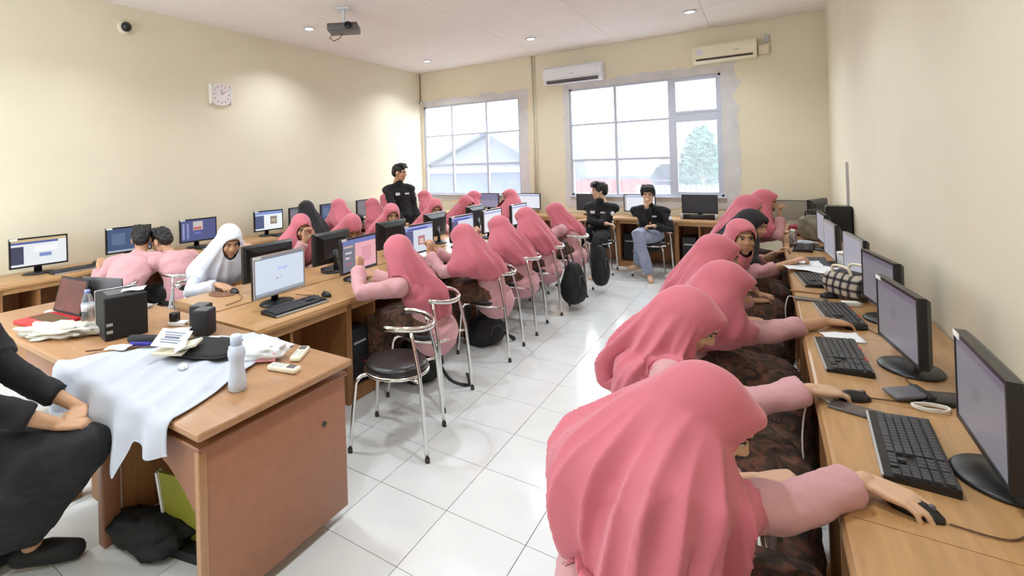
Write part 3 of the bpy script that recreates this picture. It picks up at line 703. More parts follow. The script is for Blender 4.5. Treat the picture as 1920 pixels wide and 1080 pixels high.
# ------------------------------------------------------------------ computer towers in the bays
tower_face = MB().box((0, 0, .2), (.17, .38, .40)).mesh('case', MT['blackplastic'])
def tower(label, loc, rz, group='black computer towers in the desk bays'):
    t = thing('computer_tower', label, 'computer tower', loc, rz, group)
    ob('case', tower_face, t); bx('drive_strip', t, (0, -.1915, .30), (.13, .004, .016), MT['silver']); bx('front_panel', t, (0, -.191, .12), (.13, .004, .16), MT['blackmatt'])
    ob('power_button', MB().lathe([(.0005, 0), (.01, 0), (.01, .004), (.0005, .004)], (0.04, -.195, .15), 12, 'y').mesh('power_button', MT['red'], True), t)
    return t
for k in (0, 1, 2, 3): tower('black computer tower in the bay of the %s aisle desk of the middle row' % ORD[k], (-1.08-.26, -.245+.8*k+.15, .088), H9)
for k, nm in ((3, 'behind the man with folded arms'), (4, 'behind the man holding his chin'), (5, 'under the switched-off monitor and sound bar')): tower('black computer tower on the bay floor %s' % nm, (-3.78+.8*k+.15, 6.075+.26, .088), 0)
t = thing('computer_tower', 'black upright computer tower standing on the right wall desk at the far end', 'computer tower', (1.89, 4.66, ZT), -H9)
ob('case', boxmesh((.17, .2, .36), MT['blackplastic'], .006), t, (0, 0, .18)); bx('front_panel', t, (0, -.102, .2), (.12, .006, .28), MT['blackmatt'])

# ------------------------------------------------------------------ chairs
def chair_proto():
    t = thing('chrome_chair', 'x', 'chair')
    ob('seat', MB().lathe([(.0005, .435), (.17, .435), (.188, .445), (.19, .462), (.18, .478), (.14, .487), (.0005, .492)], n=32).mesh('seat', MT['blackvinyl'], True), t)
    rg = [[(.192*math.cos(a)+.011*math.cos(b_)*math.cos(a), .192*math.sin(a)+.011*math.cos(b_)*math.sin(a), .432+.011*math.sin(b_)) for b_ in [2*PI*k/8 for k in range(8)]] for a in [2*PI*k/32 for k in range(32)]]
    ob('seat_ring', MB().rings(rg, loop=True).mesh('seat_ring', MT['chrome'], True), t)
    for s in (-1, 1):
        l = ob('front_leg', MB().tube(smooth_path([(s*.11, .12, .425), (s*.15, .165, .425), (s*.175, .19, .40), (s*.185, .20, .34), (s*.215, .225, .02)], 4), .0115, 10).mesh('front_leg', MT['chrome'], True), t)
        ob('foot_cap', MB().lathe([(.0005, 0), (.014, 0), (.014, .025), (.0005, .025)], (s*.216, .226, 0), 10).mesh('foot_cap', MT['rubber'], True), l)
        l = ob('rear_leg', MB().tube(smooth_path([(s*.20, -.235, .02), (s*.19, -.205, .42), (s*.186, -.195, .50), (s*.165, -.150, .705)], 4), .0115, 10).mesh('rear_leg', MT['chrome'], True), t)
        ob('foot_cap', MB().lathe([(.0005, 0), (.014, 0), (.014, .025), (.0005, .025)], (s*.2, -.236, 0), 10).mesh('foot_cap', MT['rubber'], True), l)
        ob('bracket', MB().tube([(s*.14, -.13, .428), (s*.19, -.2, .435)], .009, 8).mesh('bracket', MT['chrome'], True), t)
    arc = [(.19*math.cos(a), .19*math.sin(a)-.045, .715+.010*math.cos(a*2)) for a in [math.radians(-90+d) for d in range(-104, 105, 8)]]
    ob('backrest_rail', MB().tube(arc, .017, 10, side=(0, 0, 1), ry=.013).mesh('backrest_rail', MT['chrome'], True), t)
    return register(t)
CH = {}
def chair(label, x, y, fx, fy, group='chrome stools with round black seats'):
    rz = math.atan2(fy, fx)-PI/2
    if 'p' not in CH:
        CH['p'] = chair_proto(); o = CH['p']; o.location = (x, y, 0); o.rotation_euler = (0, 0, rz); o['label'] = label; o['group'] = group; return o
    return copy_thing(CH['p'], label, (x, y, 0), rz, group)
chair('empty chrome stool with a round black seat in front of the teacher\'s table', -.575, .39, -.95, -.31)
# ------------------------------------------------------------------ teacher's tables
def slab(name, parent, x0, x1, y0, y1, z0, z1, m, bev=.008):
    return bx(name, parent, ((x0+x1)/2, (y0+y1)/2, (z0+z1)/2), (x1-x0, y1-y0, z1-z0), m, bev, 2)
t = thing('teacher_table', 'reddish brown wooden teacher\'s table with a white cloth, nearest the viewer', 'table', (0, 0, 0))
slab('tabletop', t, -1.555, -.335, -1.06, -.265, .716, .75, MT['tdesk'], .01)
slab('recess_rail', t, -.50, -.455, -1.0, -.32, .684, .716, MT['deskpanel'], 0)
slab('recess_rail', t, -1.45, -.50, -1.0, -.97, .684, .716, MT['deskpanel'], 0)
slab('recess_rail', t, -1.45, -.50, -.345, -.32, .684, .716, MT['deskpanel'], 0)
p_ = slab('front_panel', t, -.395, -.37, -1.01, -.285, .055, .668, MT['tpanel'], .004)
ob('lock', MB().lathe([(.0005, 0), (.012, 0), (.012, .006), (.0005, .006)], (.0125, .22, .14), 14, 'x').mesh('lock', MT['rubber'], True), p_)
slab('panel_cap', t, -1.48, -.360, -1.045, -.275, .667, .684, MT['tedge'], .005)
slab('corner_post', t, -.40, -.366, -1.042, -1.008, .0, .667, MT['tdesk'], .006)
slab('plinth', t, -.47, -.43, -.95, -.36, 0, .10, MT['deskpanel'], 0)
slab('inner_panel', t, -.43, -.40, -1.0, -.30, .06, .667, MT['deskpanel'], 0)
mb = MB(); R = []
for k in range(13):
    u = k/12; x = -.40-u*.74; d = .08+.16*abs(2*u-1)**2.2
    R.append([(x, -1.035, .667), (x, -1.012, .667), (x, -1.012, .667-d), (x, -1.035, .667-d)])
ob('apron', mb.rings(R).mesh('apron', MT['tedge']), t)
slab('inner_leg', t, -1.20, -1.14, -1.035, -.96, 0, .667, MT['tedge'], .006)
slab('pedestal', t, -1.50, -1.17, -.94, -.30, .05, .666, MT['deskpanel'], .004)
slab('modesty_panel', t, -1.17, -.43, -.36, -.34, .2, .66, MT['deskpanel'], 0)
t = thing('side_table', 'dark brown wooden table joined to the teacher\'s table, holding laptops', 'table', (0, 0, 0))
slab('tabletop', t, -3.0, -1.575, -1.02, -.22, .70, .738, MT['tdesk'], .01)
slab('apron', t, -2.95, -1.62, -.97, -.95, .58, .70, MT['deskpanel'], 0)
for x in (-2.94, -1.66):
    for y in (-.96, -.28): slab('leg', t, x-.03, x+.03, y-.03, y+.03, 0, .70, MT['deskpanel'], .004)
slab('drawer', t, -2.2, -1.72, -.985, -.97, .59, .69, MT['tedge'], .003)
slab('side_panel', t, -1.635, -1.60, -.94, -.3, .1, .7, MT['deskpanel'], 0)

# white shirt cloth spread over the teacher's table
nu, nv = 90, 80; V = []; F = []
def cloth_edge_r(y): return -.50-.27*max(0, (y+1.05)/.70)**1.25 if y > -1.05 else -.50
def cloth_edge_l(y): return -1.535+.50*max(0, (y+1.05)/.75)**1.1
for j in range(nv+1):
    s_ = j/nv*1.10           # arc length from the far side
    for i in range(nu+1):
        u = i/nu
        yt = -.30-s_
        flat = -.30-(-1.068)
        hang = s_-flat
        y = yt if hang < 0 else -1.068
        yy = max(yt, -1.05)
        xl = cloth_edge_l(yy); xr = cloth_edge_r(yy)
        x = xl+(xr-xl)*u
        q_ = x*.9+yy*.45; fold = .010*abs(math.sin(q_*16+mnoise.noise(Vector((x*3, yy*3, 5)))*2))**3+.007*abs(math.sin(q_*27+1+yy*2))**4+.006*abs(mnoise.noise(Vector((x*9, yy*5, 0))))
        z = .757+fold
        if hang >= 0:
            cut = .20-.07*u+.012*math.sin(u*23)+.15*max(0, 1-abs(u-.66)/.10)**.8
            hh = min(hang, cut)
            rnd = min(1, hh/.02)
            z = .757-hh
            y = -1.068-.012*rnd-.035*rnd*(.5+.5*math.sin(x*29+hh*3))*min(1, hh/.1)-.01*mnoise.noise(Vector((x*8, hh*5, 2)))
            x = x+.03*math.sin(u*9)*hh*2
        V.append((x, y, z))
for j in range(nv):
    for i in range(nu):
        a = j*(nu+1)+i; F.append((a, a+1, a+nu+2, a+nu+1))
me = mesh_from('white_cloth', V, F, mat('white_cotton', (192, 196, 208), .85, bump=.1, bscale=200))
o = ob('draped_cloth', me); tag(o, 'white cotton shirt cloth spread over the teacher\'s table and hanging down its edge', 'cloth')
sm = o.modifiers.new('s', 'SOLIDIFY'); sm.thickness = .002; sm.offset = 1

# white water bottle with lid
ZD = .752
t = thing('water_bottle', 'frosted white plastic water bottle standing on the teacher\'s table', 'bottle', (-.525, -.765, .75))
ob('body', MB().lathe([(.0005, 0), (.033, 0), (.037, .006), (.037, .04), (.034, .07), (.028, .10), (.031, .125), (.036, .145), (.036, .16), (.03, .178), (.021, .19), (.0005, .19)], n=28).mesh('body', MT['bottle'], True), t)
ob('cap', MB().lathe([(.0005, .186), (.024, .186), (.024, .222), (.02, .228), (.0005, .23)], n=20).mesh('cap', mat('bottle_cap', (205, 218, 245), .4), True), t)
def remote(label, x, y, rz, z=.75):
    t = thing('remote_control', label, 'remote control', (x, y, z), rz, 'cream remote controls')
    bx('body', t, (0, 0, .013), (.052, .155, .024), MT['creamplastic'], .008, 2); bx('display', t, (0, .042, .0255), (.034, .04, .002), MT['greyplastic'])
    for i in range(2):
        for j in range(3): bx('button', t, (-.011+.022*i, -.05+.022*j, .0255), (.013, .011, .003), MT['silver'])
remote('cream remote control lying nearest the water bottle on the teacher\'s table', -.505, -.535, -1.35); remote('cream remote control at the far corner of the teacher\'s table', -.575, -.375, .5)
# black laptop bag under an open book
t = thing('laptop_sleeve', 'black padded laptop sleeve lying under the open book', 'bag', (-1.0, -.60, .765), .35)
def sup(n_, e, ax, ay, z): return [(math.copysign(abs(math.cos(2*PI*k/n_))**(2/e), math.cos(2*PI*k/n_))*ax, math.copysign(abs(math.sin(2*PI*k/n_))**(2/e), math.sin(2*PI*k/n_))*ay, z) for k in range(n_)]
ob('body', MB().rings([sup(32, 4, .15, .105, -.002), sup(32, 4, .172, .125, .008), sup(32, 4, .176, .13, .02), sup(32, 4, .16, .115, .033), sup(32, 4, .10, .07, .04), sup(32, 3, .03, .02, .042)]).mesh('body', MT['bagcloth'], True), t)
ob('zip', MB().tube([(a[0], a[1], .02) for a in sup(32, 4, .178, .132, 0)]+[(sup(32, 4, .178, .132, 0)[0][0], 0, .02)], .003, 6).mesh('zip', MT['blackplastic'], True), t)
bx('label_tag', t, (-.03, .10, .037), (.06, .025, .002), MT['sticker'], rot=(-.2, 0, 0))
t = thing('open_book', 'thick paperback lying open with a printed white cover on the black sleeve', 'book', (-1.05, -.73, .79), .55)
def page(c_, d, rot, name, m): return ob(name, boxmesh(d, m), t, c_, rot)
page((-.02, -.01, .012), (.15, .10, .010), (.0, 0, 0), 'page_block', mat('book_paper', (232, 224, 200), .8))
page((.03, .01, .03), (.15, .10, .012), (.0, -.22, .12), 'page_block', bpy.data.materials['book_paper'])
cv = page((-.03, .015, .065), (.155, .115, .003), (.45, .1, 0), 'cover', MT['paper'])
MT['ink'] = mat('print_ink', (110, 118, 140), .7)
for k in range(5): bx('print_line', cv, (.0, .035-.016*k, .002), (.10-.012*(k % 3), .006 if k != 2 else .014, .001), MT['ink'])
page((.035, -.02, .05), (.06, .10, .003), (.3, -.5, .2), 'page', MT['paper'])
# plastic bag
def lump(name, label, cat, loc, r, m, seed, amp=.25, freq=12, flat=.0, rz=0, part='body'):
    mb = MB().ell((0, 0, 0), (1, 1, 1), nu=40, nv=24); V = []
    for p in mb.v:
        p = Vector(p); n_ = 1+amp*mnoise.fractal(p*freq*.12+Vector((seed, 0, 0)), 1, 2, 4); q = Vector((p.x*r[0]*n_, p.y*r[1]*n_, p.z*r[2]*n_)); q.z = max(q.z, -r[2]*.8); V.append(q+Vector((0, 0, r[2]*.8)))
    t = thing(name, label, cat, loc, rz); ob(part, mesh_from(part, V, mb.f, m), t); return t
MT['plasticbag'] = mat('thin_white_plastic', (236, 238, 242), .3, bump=.5, bscale=30)
MT['pinkprint'] = mat('pink_print', (226, 150, 165), .5, var=.2, scale=60)
t = lump('plastic_bag', 'crumpled white plastic bag with pink print between the sleeve and the remotes', 'bag', (-.73, -.50, .752), (.13, .08, .05), MT['plasticbag'], 4, .3, 16, rz=.6)
ob('printed_side', MB().add([(.0, -.074, .006), (.10, -.066, .008), (.10, -.058, .042), (.0, -.062, .036), (.0, -.066, .006), (.10, -.058, .008), (.10, -.05, .042), (.0, -.054, .036)], [(0, 1, 2, 3), (7, 6, 5, 4), (0, 4, 5, 1), (1, 5, 6, 2), (2, 6, 7, 3), (3, 7, 4, 0)]).mesh('printed_side', MT['pinkprint']), t)
lump('tissue_ball', 'small white crumpled tissue beside the open book', 'tissue', (-.90, -.785, .76), (.022, .018, .014), MT['paper'], 9, .4, 20)
t = thing('pencil_case', 'black and blue zipped pencil case on the white cloth', 'pencil case', (-1.37, -.72, .765), .5)
ob('case_top', MB().tube([(-.075, 0, .032), (.075, 0, .032)], [.022, .022], 12, side=(0, 0, 1), ry=.024, caps=3).mesh('case_top', MT['blackmatt'], True), t)
bx('blue_side', t, (0, -.018, .014), (.14, .02, .024), mat('blue_cloth', (58, 52, 158), .6, var=.25, scale=80), .006, 2)
def sheet(label, loc, d, rz, curl=.01, m=None, name='paper_sheet', cat='paper'):
    V = []; F = []; n_ = 8
    for j in range(n_+1):
        for i in range(n_+1):
            u, v = i/n_, j/n_; V.append(((u-.5)*d[0], (v-.5)*d[1], .002+curl*(u*u*v)+curl*.5*math.sin(u*4+v*3)**2))
    for j in range(n_):
        for i in range(n_): a = j*(n_+1)+i; F.append((a, a+1, a+n_+2, a+n_+1))
    o = ob(name, mesh_from(name, V, F, m or MT['paper']), None, loc, (0, 0, rz)); sm = o.modifiers.new('s', 'SOLIDIFY'); sm.thickness = .0015
    return tag(o, label, cat)
sheet('white paper under the end of the blue pencil case', (-1.44, -.82, .768), (.12, .07), .5)
sheet('white paper chart with blue lines under the plastic bag', (-.86, -.36, .752), (.30, .16), -.1, .006, MT['paper'])
sheet('small white slip on the table by the two small speakers', (-1.42, -.52, .768), (.14, .09), .7)
# speakers
t = thing('subwoofer', 'large black speaker box with a silver edge on the teacher\'s table', 'speaker', (-1.79, -.645, .738), 1.35)
bx('cabinet', t, (0, 0, .12), (.22, .25, .24), MT['blackmatt'], .006, 1); bx('silver_edge', t, (0, .131, .12), (.222, .012, .24), MT['silver'], .004, 1); bx('front_baffle', t, (0, .145, .12), (.21, .016, .235), MT['blackplastic'], .004, 1)
for z in (.05, .09): bx('socket', t, (-.085, -.126, z), (.03, .006, .016), MT['silver'])
bx('top_panel', t, (-.02, 0, .2405), (.12, .14, .003), MT['greyplastic'])
sheet('white paper lying on top of the large black speaker box', (-1.73, -.60, .985), (.12, .07), .9)
def speaker(label, x, y, rz):
    t = thing('small_speaker', label, 'speaker', (x, y, .752), rz, 'small black speakers')
    bx('cabinet', t, (0, 0, .07), (.095, .10, .14), MT['blackmatt'], .008, 2); bx('grille', t, (0, .052, .07), (.08, .008, .12), MT['blackplastic'], .003); bx('top_plate', t, (0, 0, .1405), (.08, .085, .002), MT['greyplastic'])
speaker('small black speaker nearer the viewer at the back edge of the teacher\'s table', -1.295, -.43, .5); speaker('small black speaker, the farther one of the pair on the teacher\'s table', -1.395, -.385, .5)
t = thing('power_adapter', 'black adapter plugged in a white socket strip on the teacher\'s table', 'adapter', (-1.62, -.40, .74), .5)
bx('socket_strip', t, (0, 0, .012), (.11, .05, .024), MT['whiteplastic'], .004, 2); bx('plug', t, (-.02, 0, .05), (.05, .045, .055), MT['blackplastic'], .006, 2)
ob('cable', MB().tube(smooth_path([(.05, 0, .01), (.12, -.03, .012), (.2, .02, .018), (.26, -.04, .02)]), .004, 6).mesh('cable', MT['cable'], True), t)
o = ob('loose_cable', MB().tube(smooth_path([(-1.55, -.93, .766), (-1.45, -.83, .768), (-1.3, -.72, .772), (-1.2, -.60, .77), (-1.28, -.5, .762), (-1.42, -.42, .756)]), .004, 6).mesh('loose_cable', MT['cable'], True)); tag(o, 'thin dark cable trailing over the white cloth to the speakers', 'cable')
# laptops, bottle, cloth bag on the side table
def laptop(label, loc, rz, mb_, ml, ang, w=.34, d=.23, red=False):
    t = thing('laptop', label, 'laptop', loc, rz)
    bx('base', t, (0, 0, .012), (w, d, .02), mb_, .004, 2); bx('keyboard_deck', t, (0, .02, .0225), (w*.86, d*.5, .002), MT['keyface' if not red else 'cable'])
    l = bx('lid', t, (0, d/2+.5*d*math.cos(ang), .022+.5*d*math.sin(ang)), (w, d, .012), ml, .004, 2, rot=(ang, 0, 0))
    bx('display', l, (0, 0, .0065), (w*.92, d*.88, .002), mat('laptop_display', (60, 48, 50), .25) if not red else MT['off_red_reflection'])
    return t
MT['off_red_reflection'] = mat('laptop_display_red_reflection', (92, 34, 40), .2, var=.3, scale=4)  # red reflection painted into the colour of the dark display
laptop('red laptop standing open on the side table at the left edge', (-2.44, -.80, .738), .1, MT['red'], MT['blackmatt'], 1.3, red=True)
laptop('dark grey laptop standing open behind the large black speaker box', (-2.30, -.42, .738), 3.44, MT['silver'], MT['greyplastic'], 1.5)
t = thing('mineral_water_bottle', 'clear mineral water bottle with a pale blue cap on the side table', 'bottle', (-2.15, -.68, .738))
ob('body', MB().lathe([(.0005, 0), (.03, 0), (.034, .01), (.031, .03), (.034, .05), (.031, .07), (.034, .09), (.032, .14), (.028, .16), (.014, .195), (.0005, .195)], n=24).mesh('body', MT['clear'], True), t)
ob('cap', MB().lathe([(.0005, .193), (.016, .193), (.016, .213), (.0005, .214)], n=16).mesh('cap', mat('pale_blue_cap', (150, 160, 225), .4), True), t)
ob('wrapper', MB().lathe([(.0345, .085), (.035, .085), (.035, .13), (.0345, .13)], n=24).mesh('wrapper', MT['badge'], True), t)
lump('tote_bag', 'crumpled off-white cloth bag in front of the red laptop', 'bag', (-2.05, -.86, .738), (.24, .10, .04), mat('offwhite_cloth', (206, 200, 188), .9, bump=.3, bscale=30), 14, .45, 22, rz=.55)
t = thing('snack_packet', 'small cream packet beside the red laptop at the left edge', 'packet', (-2.62, -.70, .738), .4); bx('packet', t, (0, 0, .012), (.12, .05, .022), MT['creamplastic'], .01, 2)
# things under the teacher's table
t = thing('yellow_folder', 'lime yellow folder with a white edge standing under the teacher\'s table', 'folder', (-.84, -.84, 0), .25)
bx('cover', t, (0, 0, .19), (.22, .012, .30), mat('lime_card', (150, 150, 50), .6, var=.05), rot=(.15, 0, 0)); bx('spine', t, (-.112, 0, .19), (.012, .03, .30), MT['paper'], rot=(.15, 0, 0)); bx('base_tray', t, (0, 0, .02), (.24, .1, .04), MT['blackmatt'])
lump('dark_bag', 'black cloth bag lying on the floor under the teacher\'s table', 'bag', (-1.0, -.90, 0), (.22, .12, .075), MT['bagcloth'], 22, .3, 14, rz=.3)

# ------------------------------------------------------------------ small things on the right wall desks
for k, (x, y, d, rz) in enumerate(((1.50, 2.86, (.22, .16), .3), (1.60, 2.80, (.20, .26), -.5), (1.55, 2.98, (.16, .2), .1))):
    sheet('loose white paper, %s sheet of the pile beside the plaid bag' % ('lowest', 'middle', 'top')[k], (x, y, ZT+.026+.004*k), d, rz, .012)
sheet('folded white paper on the desk before the red-marked keyboard', (1.575, 1.17, ZT+.002), (.15, .12), .2, .012)
def bag_body(label, name, loc, r, m, rz, handles, seed):
    t = thing(name, label, 'bag', loc, rz)
    V = []; mb = MB().ell((0, 0, 0), (1, 1, 1), nu=36, nv=22)
    for p in mb.v:
        p = Vector(p); e = .55; q = Vector([math.copysign(abs(c_)**e, c_) for c_ in p]); n_ = 1+.10*mnoise.noise(q*2.2+Vector((seed, 0, 0)))
        q = Vector((q.x*r[0]*n_, q.y*r[1]*n_*(1-.25*max(0, q.z)), q.z*r[2])); V.append(q+Vector((0, 0, r[2])))
    ob('body', mesh_from('body', V, mb.f, m), t)
    for s_ in handles:
        ob('handle', MB().tube(smooth_path([(-r[0]*.5, s_, r[2]*1.8), (-r[0]*.35, s_*1.2, r[2]*2.35), (r[0]*.35, s_*1.2, r[2]*2.35), (r[0]*.5, s_, r[2]*1.8)], 5), .008, 8).mesh('handle', MT['creamplastic'] if m is MT['plaid'] else MT['rubber'], True), t)
    return t
bag_body('grey and white plaid handbag with cream handles between the monitors on the right', 'handbag', (1.70, 2.06, ZT), (.13, .09, .085), MT['plaid'], -.9, (.05, -.05), 3)
MT['greenbag'] = mat('olive_patterned_cloth', (128, 122, 104), .85, var=.5, scale=16)
bag_body('olive patterned handbag with dark straps at the far end of the right desks', 'handbag', (1.70, 4.62, ZT), (.14, .09, .13), MT['greenbag'], -.6, (.04, -.04), 8)
lump('red_scarf', 'dark red crumpled scarf behind the small bottle on the far right desks', 'scarf', (1.60, 4.95, ZT), (.12, .1, .07), mat('dark_red_cloth', (140, 52, 62), .9), 31, .3, 20)
t = thing('small_bottle', 'small clear bottle with a dark red bottom on the far right desk', 'bottle', (1.495, 4.05, ZT))
ob('body', MB().lathe([(.0005, 0), (.032, 0), (.032, .12), (.02, .15), (.0005, .15)], n=20).mesh('body', MT['clear'], True), t); ob('cap', MB().lathe([(.0005, .149), (.018, .149), (.018, .175), (.0005, .176)], n=16).mesh('cap', MT['sticker'], True), t); ob('liquid', MB().lathe([(.0005, .004), (.028, .004), (.028, .035), (.0005, .035)], n=20).mesh('liquid', mat('red_drink', (120, 30, 40), .3), True), t)
t = thing('tumbler', 'silver metal tumbler standing between two monitors on the right desks', 'cup', (1.745, 2.80, ZT))
ob('body', MB().lathe([(.0005, 0), (.032, 0), (.038, .16), (.0005, .16)], n=20).mesh('body', MT['silver'], True), t); ob('lid', MB().lathe([(.0005, .16), (.04, .16), (.04, .172), (.012, .18), (.0005, .18)], n=20).mesh('lid', MT['whiteplastic'], True), t)
lump('plastic_wrap', 'crumpled pale blue plastic wrap beside the small bottle', 'wrapper', (1.60, 4.25, ZT), (.10, .07, .022), mat('pale_wrap', (200, 208, 222), .3, bump=.4), 41, .4, 22)
def phone(label, x, y, rz, z=ZT, m='greyplastic', cable=None):
    t = thing('mobile_phone', label, 'phone', (x, y, z), rz)
    bx('body', t, (0, 0, .006), (.16, .075, .009), MT[m], .003, 2); bx('glass', t, (0, 0, .011), (.15, .068, .001), mat('phone_glass', (88, 78, 74), .15)); 
    if cable: ob('cable', MB().tube(smooth_path(cable), .0032, 6).mesh('cable', MT['whitecable'], True), t)
phone('dark phone with a white charging cable at the edge of the right desk', 1.535, .285, -.3, cable=[(-.08, 0, .006), (-.12, .01, .012), (-.145, -.02, -.02), (-.15, -.06, -.14), (-.13, -.10, -.3)])
phone('dark flat phone near the plaid bag at the desk edge', 1.50, 1.90, -.1, cable=[(-.08, 0, .006), (-.11, -.01, .01), (-.125, -.03, -.05), (-.125, -.04, -.12)])
t = thing('wooden_ruler', 'pale wooden ruler lying by the plaid bag', 'ruler', (1.50, 2.11, ZT), -.1); bx('ruler_body', t, (0, 0, .004), (.19, .03, .006), MT['deskpanel'])
t = thing('charger_pack', 'small white charger block beside the third keyboard along the right wall', 'charger', (1.68, 1.86, ZT), .3); bx('block', t, (0, 0, .014), (.08, .045, .028), MT['whiteplastic'], .006, 2); bx('plug_end', t, (.045, 0, .014), (.012, .03, .02), MT['silver'])
t = thing('folded_tablet', 'black folded tablet with a coiled white cable before the nearest monitor', 'tablet', (1.735, .515, ZT), .3)
bx('lower_half', t, (.05, 0, .012), (.15, .10, .016), MT['blackplastic'], .005, 2); bx('upper_half', t, (-.05, .0, .022), (.10, .09, .012), MT['greyplastic'], .004, 2, rot=(0, -.2, 0)); bx('strap', t, (0, 0, .03), (.025, .11, .014), MT['blackmatt'], .004, 2)
cc = [(-.02+.05*math.cos(a)*(1+.1*math.sin(3*a)), -.085+.028*math.sin(a), .006+.0015*k) for k, a in enumerate([2*PI*i/14 for i in range(40)])]
cc = [(x, y, .006+.010*(k/40)) for k, (x, y, z) in enumerate(cc)]
ob('cable', MB().tube(cc, .0035, 6).mesh('cable', MT['whitecable'], True), t)
t = thing('grey_panel', 'low grey fabric panel standing on the far right corner desk', 'panel', (1.45, 6.55, ZT)); bx('board', t, (0, 0, .13), (.85, .03, .26), mat('grey_fabric', (150, 142, 128), .9), .01, 2); bx('top_trim', t, (0, 0, .262), (.85, .034, .01), MT['greyplastic'])
t = thing('bucket_hat', 'dark rounded hat lying on the far clock wall desk', 'hat', (-4.1, 4.05, ZT)); ob('crown', MB().ell((0, 0, .07), (.12, .10, .075)).mesh('crown', MT['bagcloth'], True), t); ob('brim', MB().lathe([(.0005, 0), (.13, 0), (.13, .008), (.0005, .01)], n=20).mesh('brim', MT['bagcloth'], True), t)
# papers and a magazine on the middle row
sheet('grey printed newspaper on the aisle desk beside the second aisle student', (-1.24, 1.62, ZT+.003), (.22, .3), .3, .012, mat('newsprint', (206, 208, 208), .8, var=.12, scale=60))
sheet('white paper heap between the monitors of the middle row', (-1.62, 2.1, ZT+.003), (.3, .3), .6, .02)
sheet('white paper on the aisle desk under the second student\'s elbows', (-1.25, 1.85, ZT+.003), (.25, .3), -.2, .012)
t = thing('pen_case', 'brown ribbed pencil case on the far clock wall desk', 'pencil case', (-4.1, 2.95, ZT), 1.2); ob('case', MB().tube([(-.1, 0, .045), (.1, 0, .045)], .044, 12, caps=3).mesh('case', MT['cable'], True), t); ob('zip', MB().tube([(-.09, 0, .089), (.09, 0, .089)], .004, 6).mesh('zip', MT['silver'], True), t)

# ------------------------------------------------------------------ school bags
def backpack(label, loc, rz, r, seed, straps, hang=False, lean=0):
    t = thing('backpack', label, 'bag', loc, rz, 'black school bags')
    mb = MB().ell((0, 0, 0), (1, 1, 1), nu=36, nv=24); V = []
    for p in mb.v:
        p = Vector(p); e = .6; q = Vector([math.copysign(abs(c_)**e, c_) for c_ in p]); n_ = 1+.16*mnoise.fractal(q*1.6+Vector((seed, 0, 0)), 1, 2, 3)
        tp = 1-.42*max(0, q.z)-.05*max(0, -q.z); q = Vector((q.x*r[0]*n_*tp, q.y*r[1]*n_*tp+lean*q.z, q.z*r[2])); V.append(q+Vector((0, 0, r[2])))
    b_ = ob('body', mesh_from('body', V, mb.f, MT['bagcloth']), t)
    pk = MB().ell((0, 0, 0), (1, 1, 1), nu=24, nv=14); ob('front_pocket', mesh_from('front_pocket', [(p[0]*r[0]*.62, p[1]*r[1]*.45-r[1]*.72, p[2]*r[2]*.45+r[2]*.62) for p in pk.v], pk.f, MT['bagcloth']), t)
    ob('zip', MB().tube(smooth_path([(-r[0]*.45, -r[1]*1.06, r[2]*.9), (-r[0]*.2, -r[1]*.95, r[2]*1.35), (r[0]*.2, -r[1]*.95, r[2]*1.35), (r[0]*.45, -r[1]*1.06, r[2]*.9)], 5), .004, 6).mesh('zip', MT['greyplastic'], True), t)
    for s_ in straps: ob('strap', MB().tube(smooth_path(s_, 5), .014, 8, side=(1, 0, 0), ry=.004).mesh('strap', MT['blackmatt'], True), t)
    return t
backpack('black backpack hanging from the chair of the fourth aisle student', (-.48, 3.55, .06), 1.35, (.16, .10, .23), 2, [[(-.05, .02, .42), (-.04, .06, .58), (-.01, .09, .68)], [(.05, .02, .42), (.04, .06, .58), (.02, .09, .68)]])
backpack('slim black backpack hanging from the chair of the last aisle student', (-.42, 4.42, .08), 1.35, (.11, .09, .25), 5, [[(-.03, .02, .46), (-.02, .06, .6), (0, .09, .67)], [(.04, .02, .46), (.03, .06, .6), (.01, .09, .67)]])
backpack('black backpack on the floor under the first aisle student\'s chair', (-.92, 1.12, 0), 1.0, (.17, .12, .19), 11, [[(.1, -.1, .2), (.16, -.2, .06), (.28, -.25, .012), (.34, -.18, .01), (.36, -.1, .03)]])
backpack('black backpack lying under the second aisle student\'s chair', (-.86, 2.12, 0), 1.3, (.21, .14, .13), 15, [[(.12, -.1, .12), (.2, -.16, .02), (.27, -.1, .012), (.28, 0, .012)]])
# ------------------------------------------------------------------ people
from mathutils.bvhtree import BVHTree
UPV = Vector((0, 0, 1))
def nrm(v): return v.normalized()
def remesh(mb, voxel, smooth=3, fac=.5):
    me = mesh_from('tmp', mb.v, mb.f, [], None, False, True)
    o = bpy.data.objects.new('tmp', me); COL.objects.link(o)
    m = o.modifiers.new('r', 'REMESH'); m.mode = 'VOXEL'; m.voxel_size = voxel; m.adaptivity = 0
    if smooth: s_ = o.modifiers.new('s', 'SMOOTH'); s_.iterations = smooth; s_.factor = fac
    dg = bpy.context.evaluated_depsgraph_get(); ev = o.evaluated_get(dg); m2 = ev.to_mesh()
    V = np.empty(len(m2.vertices)*3); m2.vertices.foreach_get('co', V); V = V.reshape(-1, 3)
    F = [tuple(p.vertices) for p in m2.polygons]
    ev.to_mesh_clear(); bpy.data.objects.remove(o); bpy.data.meshes.remove(me)
    return V, F
def vnormals(V, F):
    N = np.zeros_like(V); Q = np.array([f if len(f) == 4 else (f[0], f[1], f[2], f[2]) for f in F])
    n = np.cross(V[Q[:, 2]]-V[Q[:, 0]], V[Q[:, 3]]-V[Q[:, 1]])
    for k in range(4): np.add.at(N, Q[:, k], n)
    return N/np.maximum(np.linalg.norm(N, axis=1, keepdims=True), 1e-12)
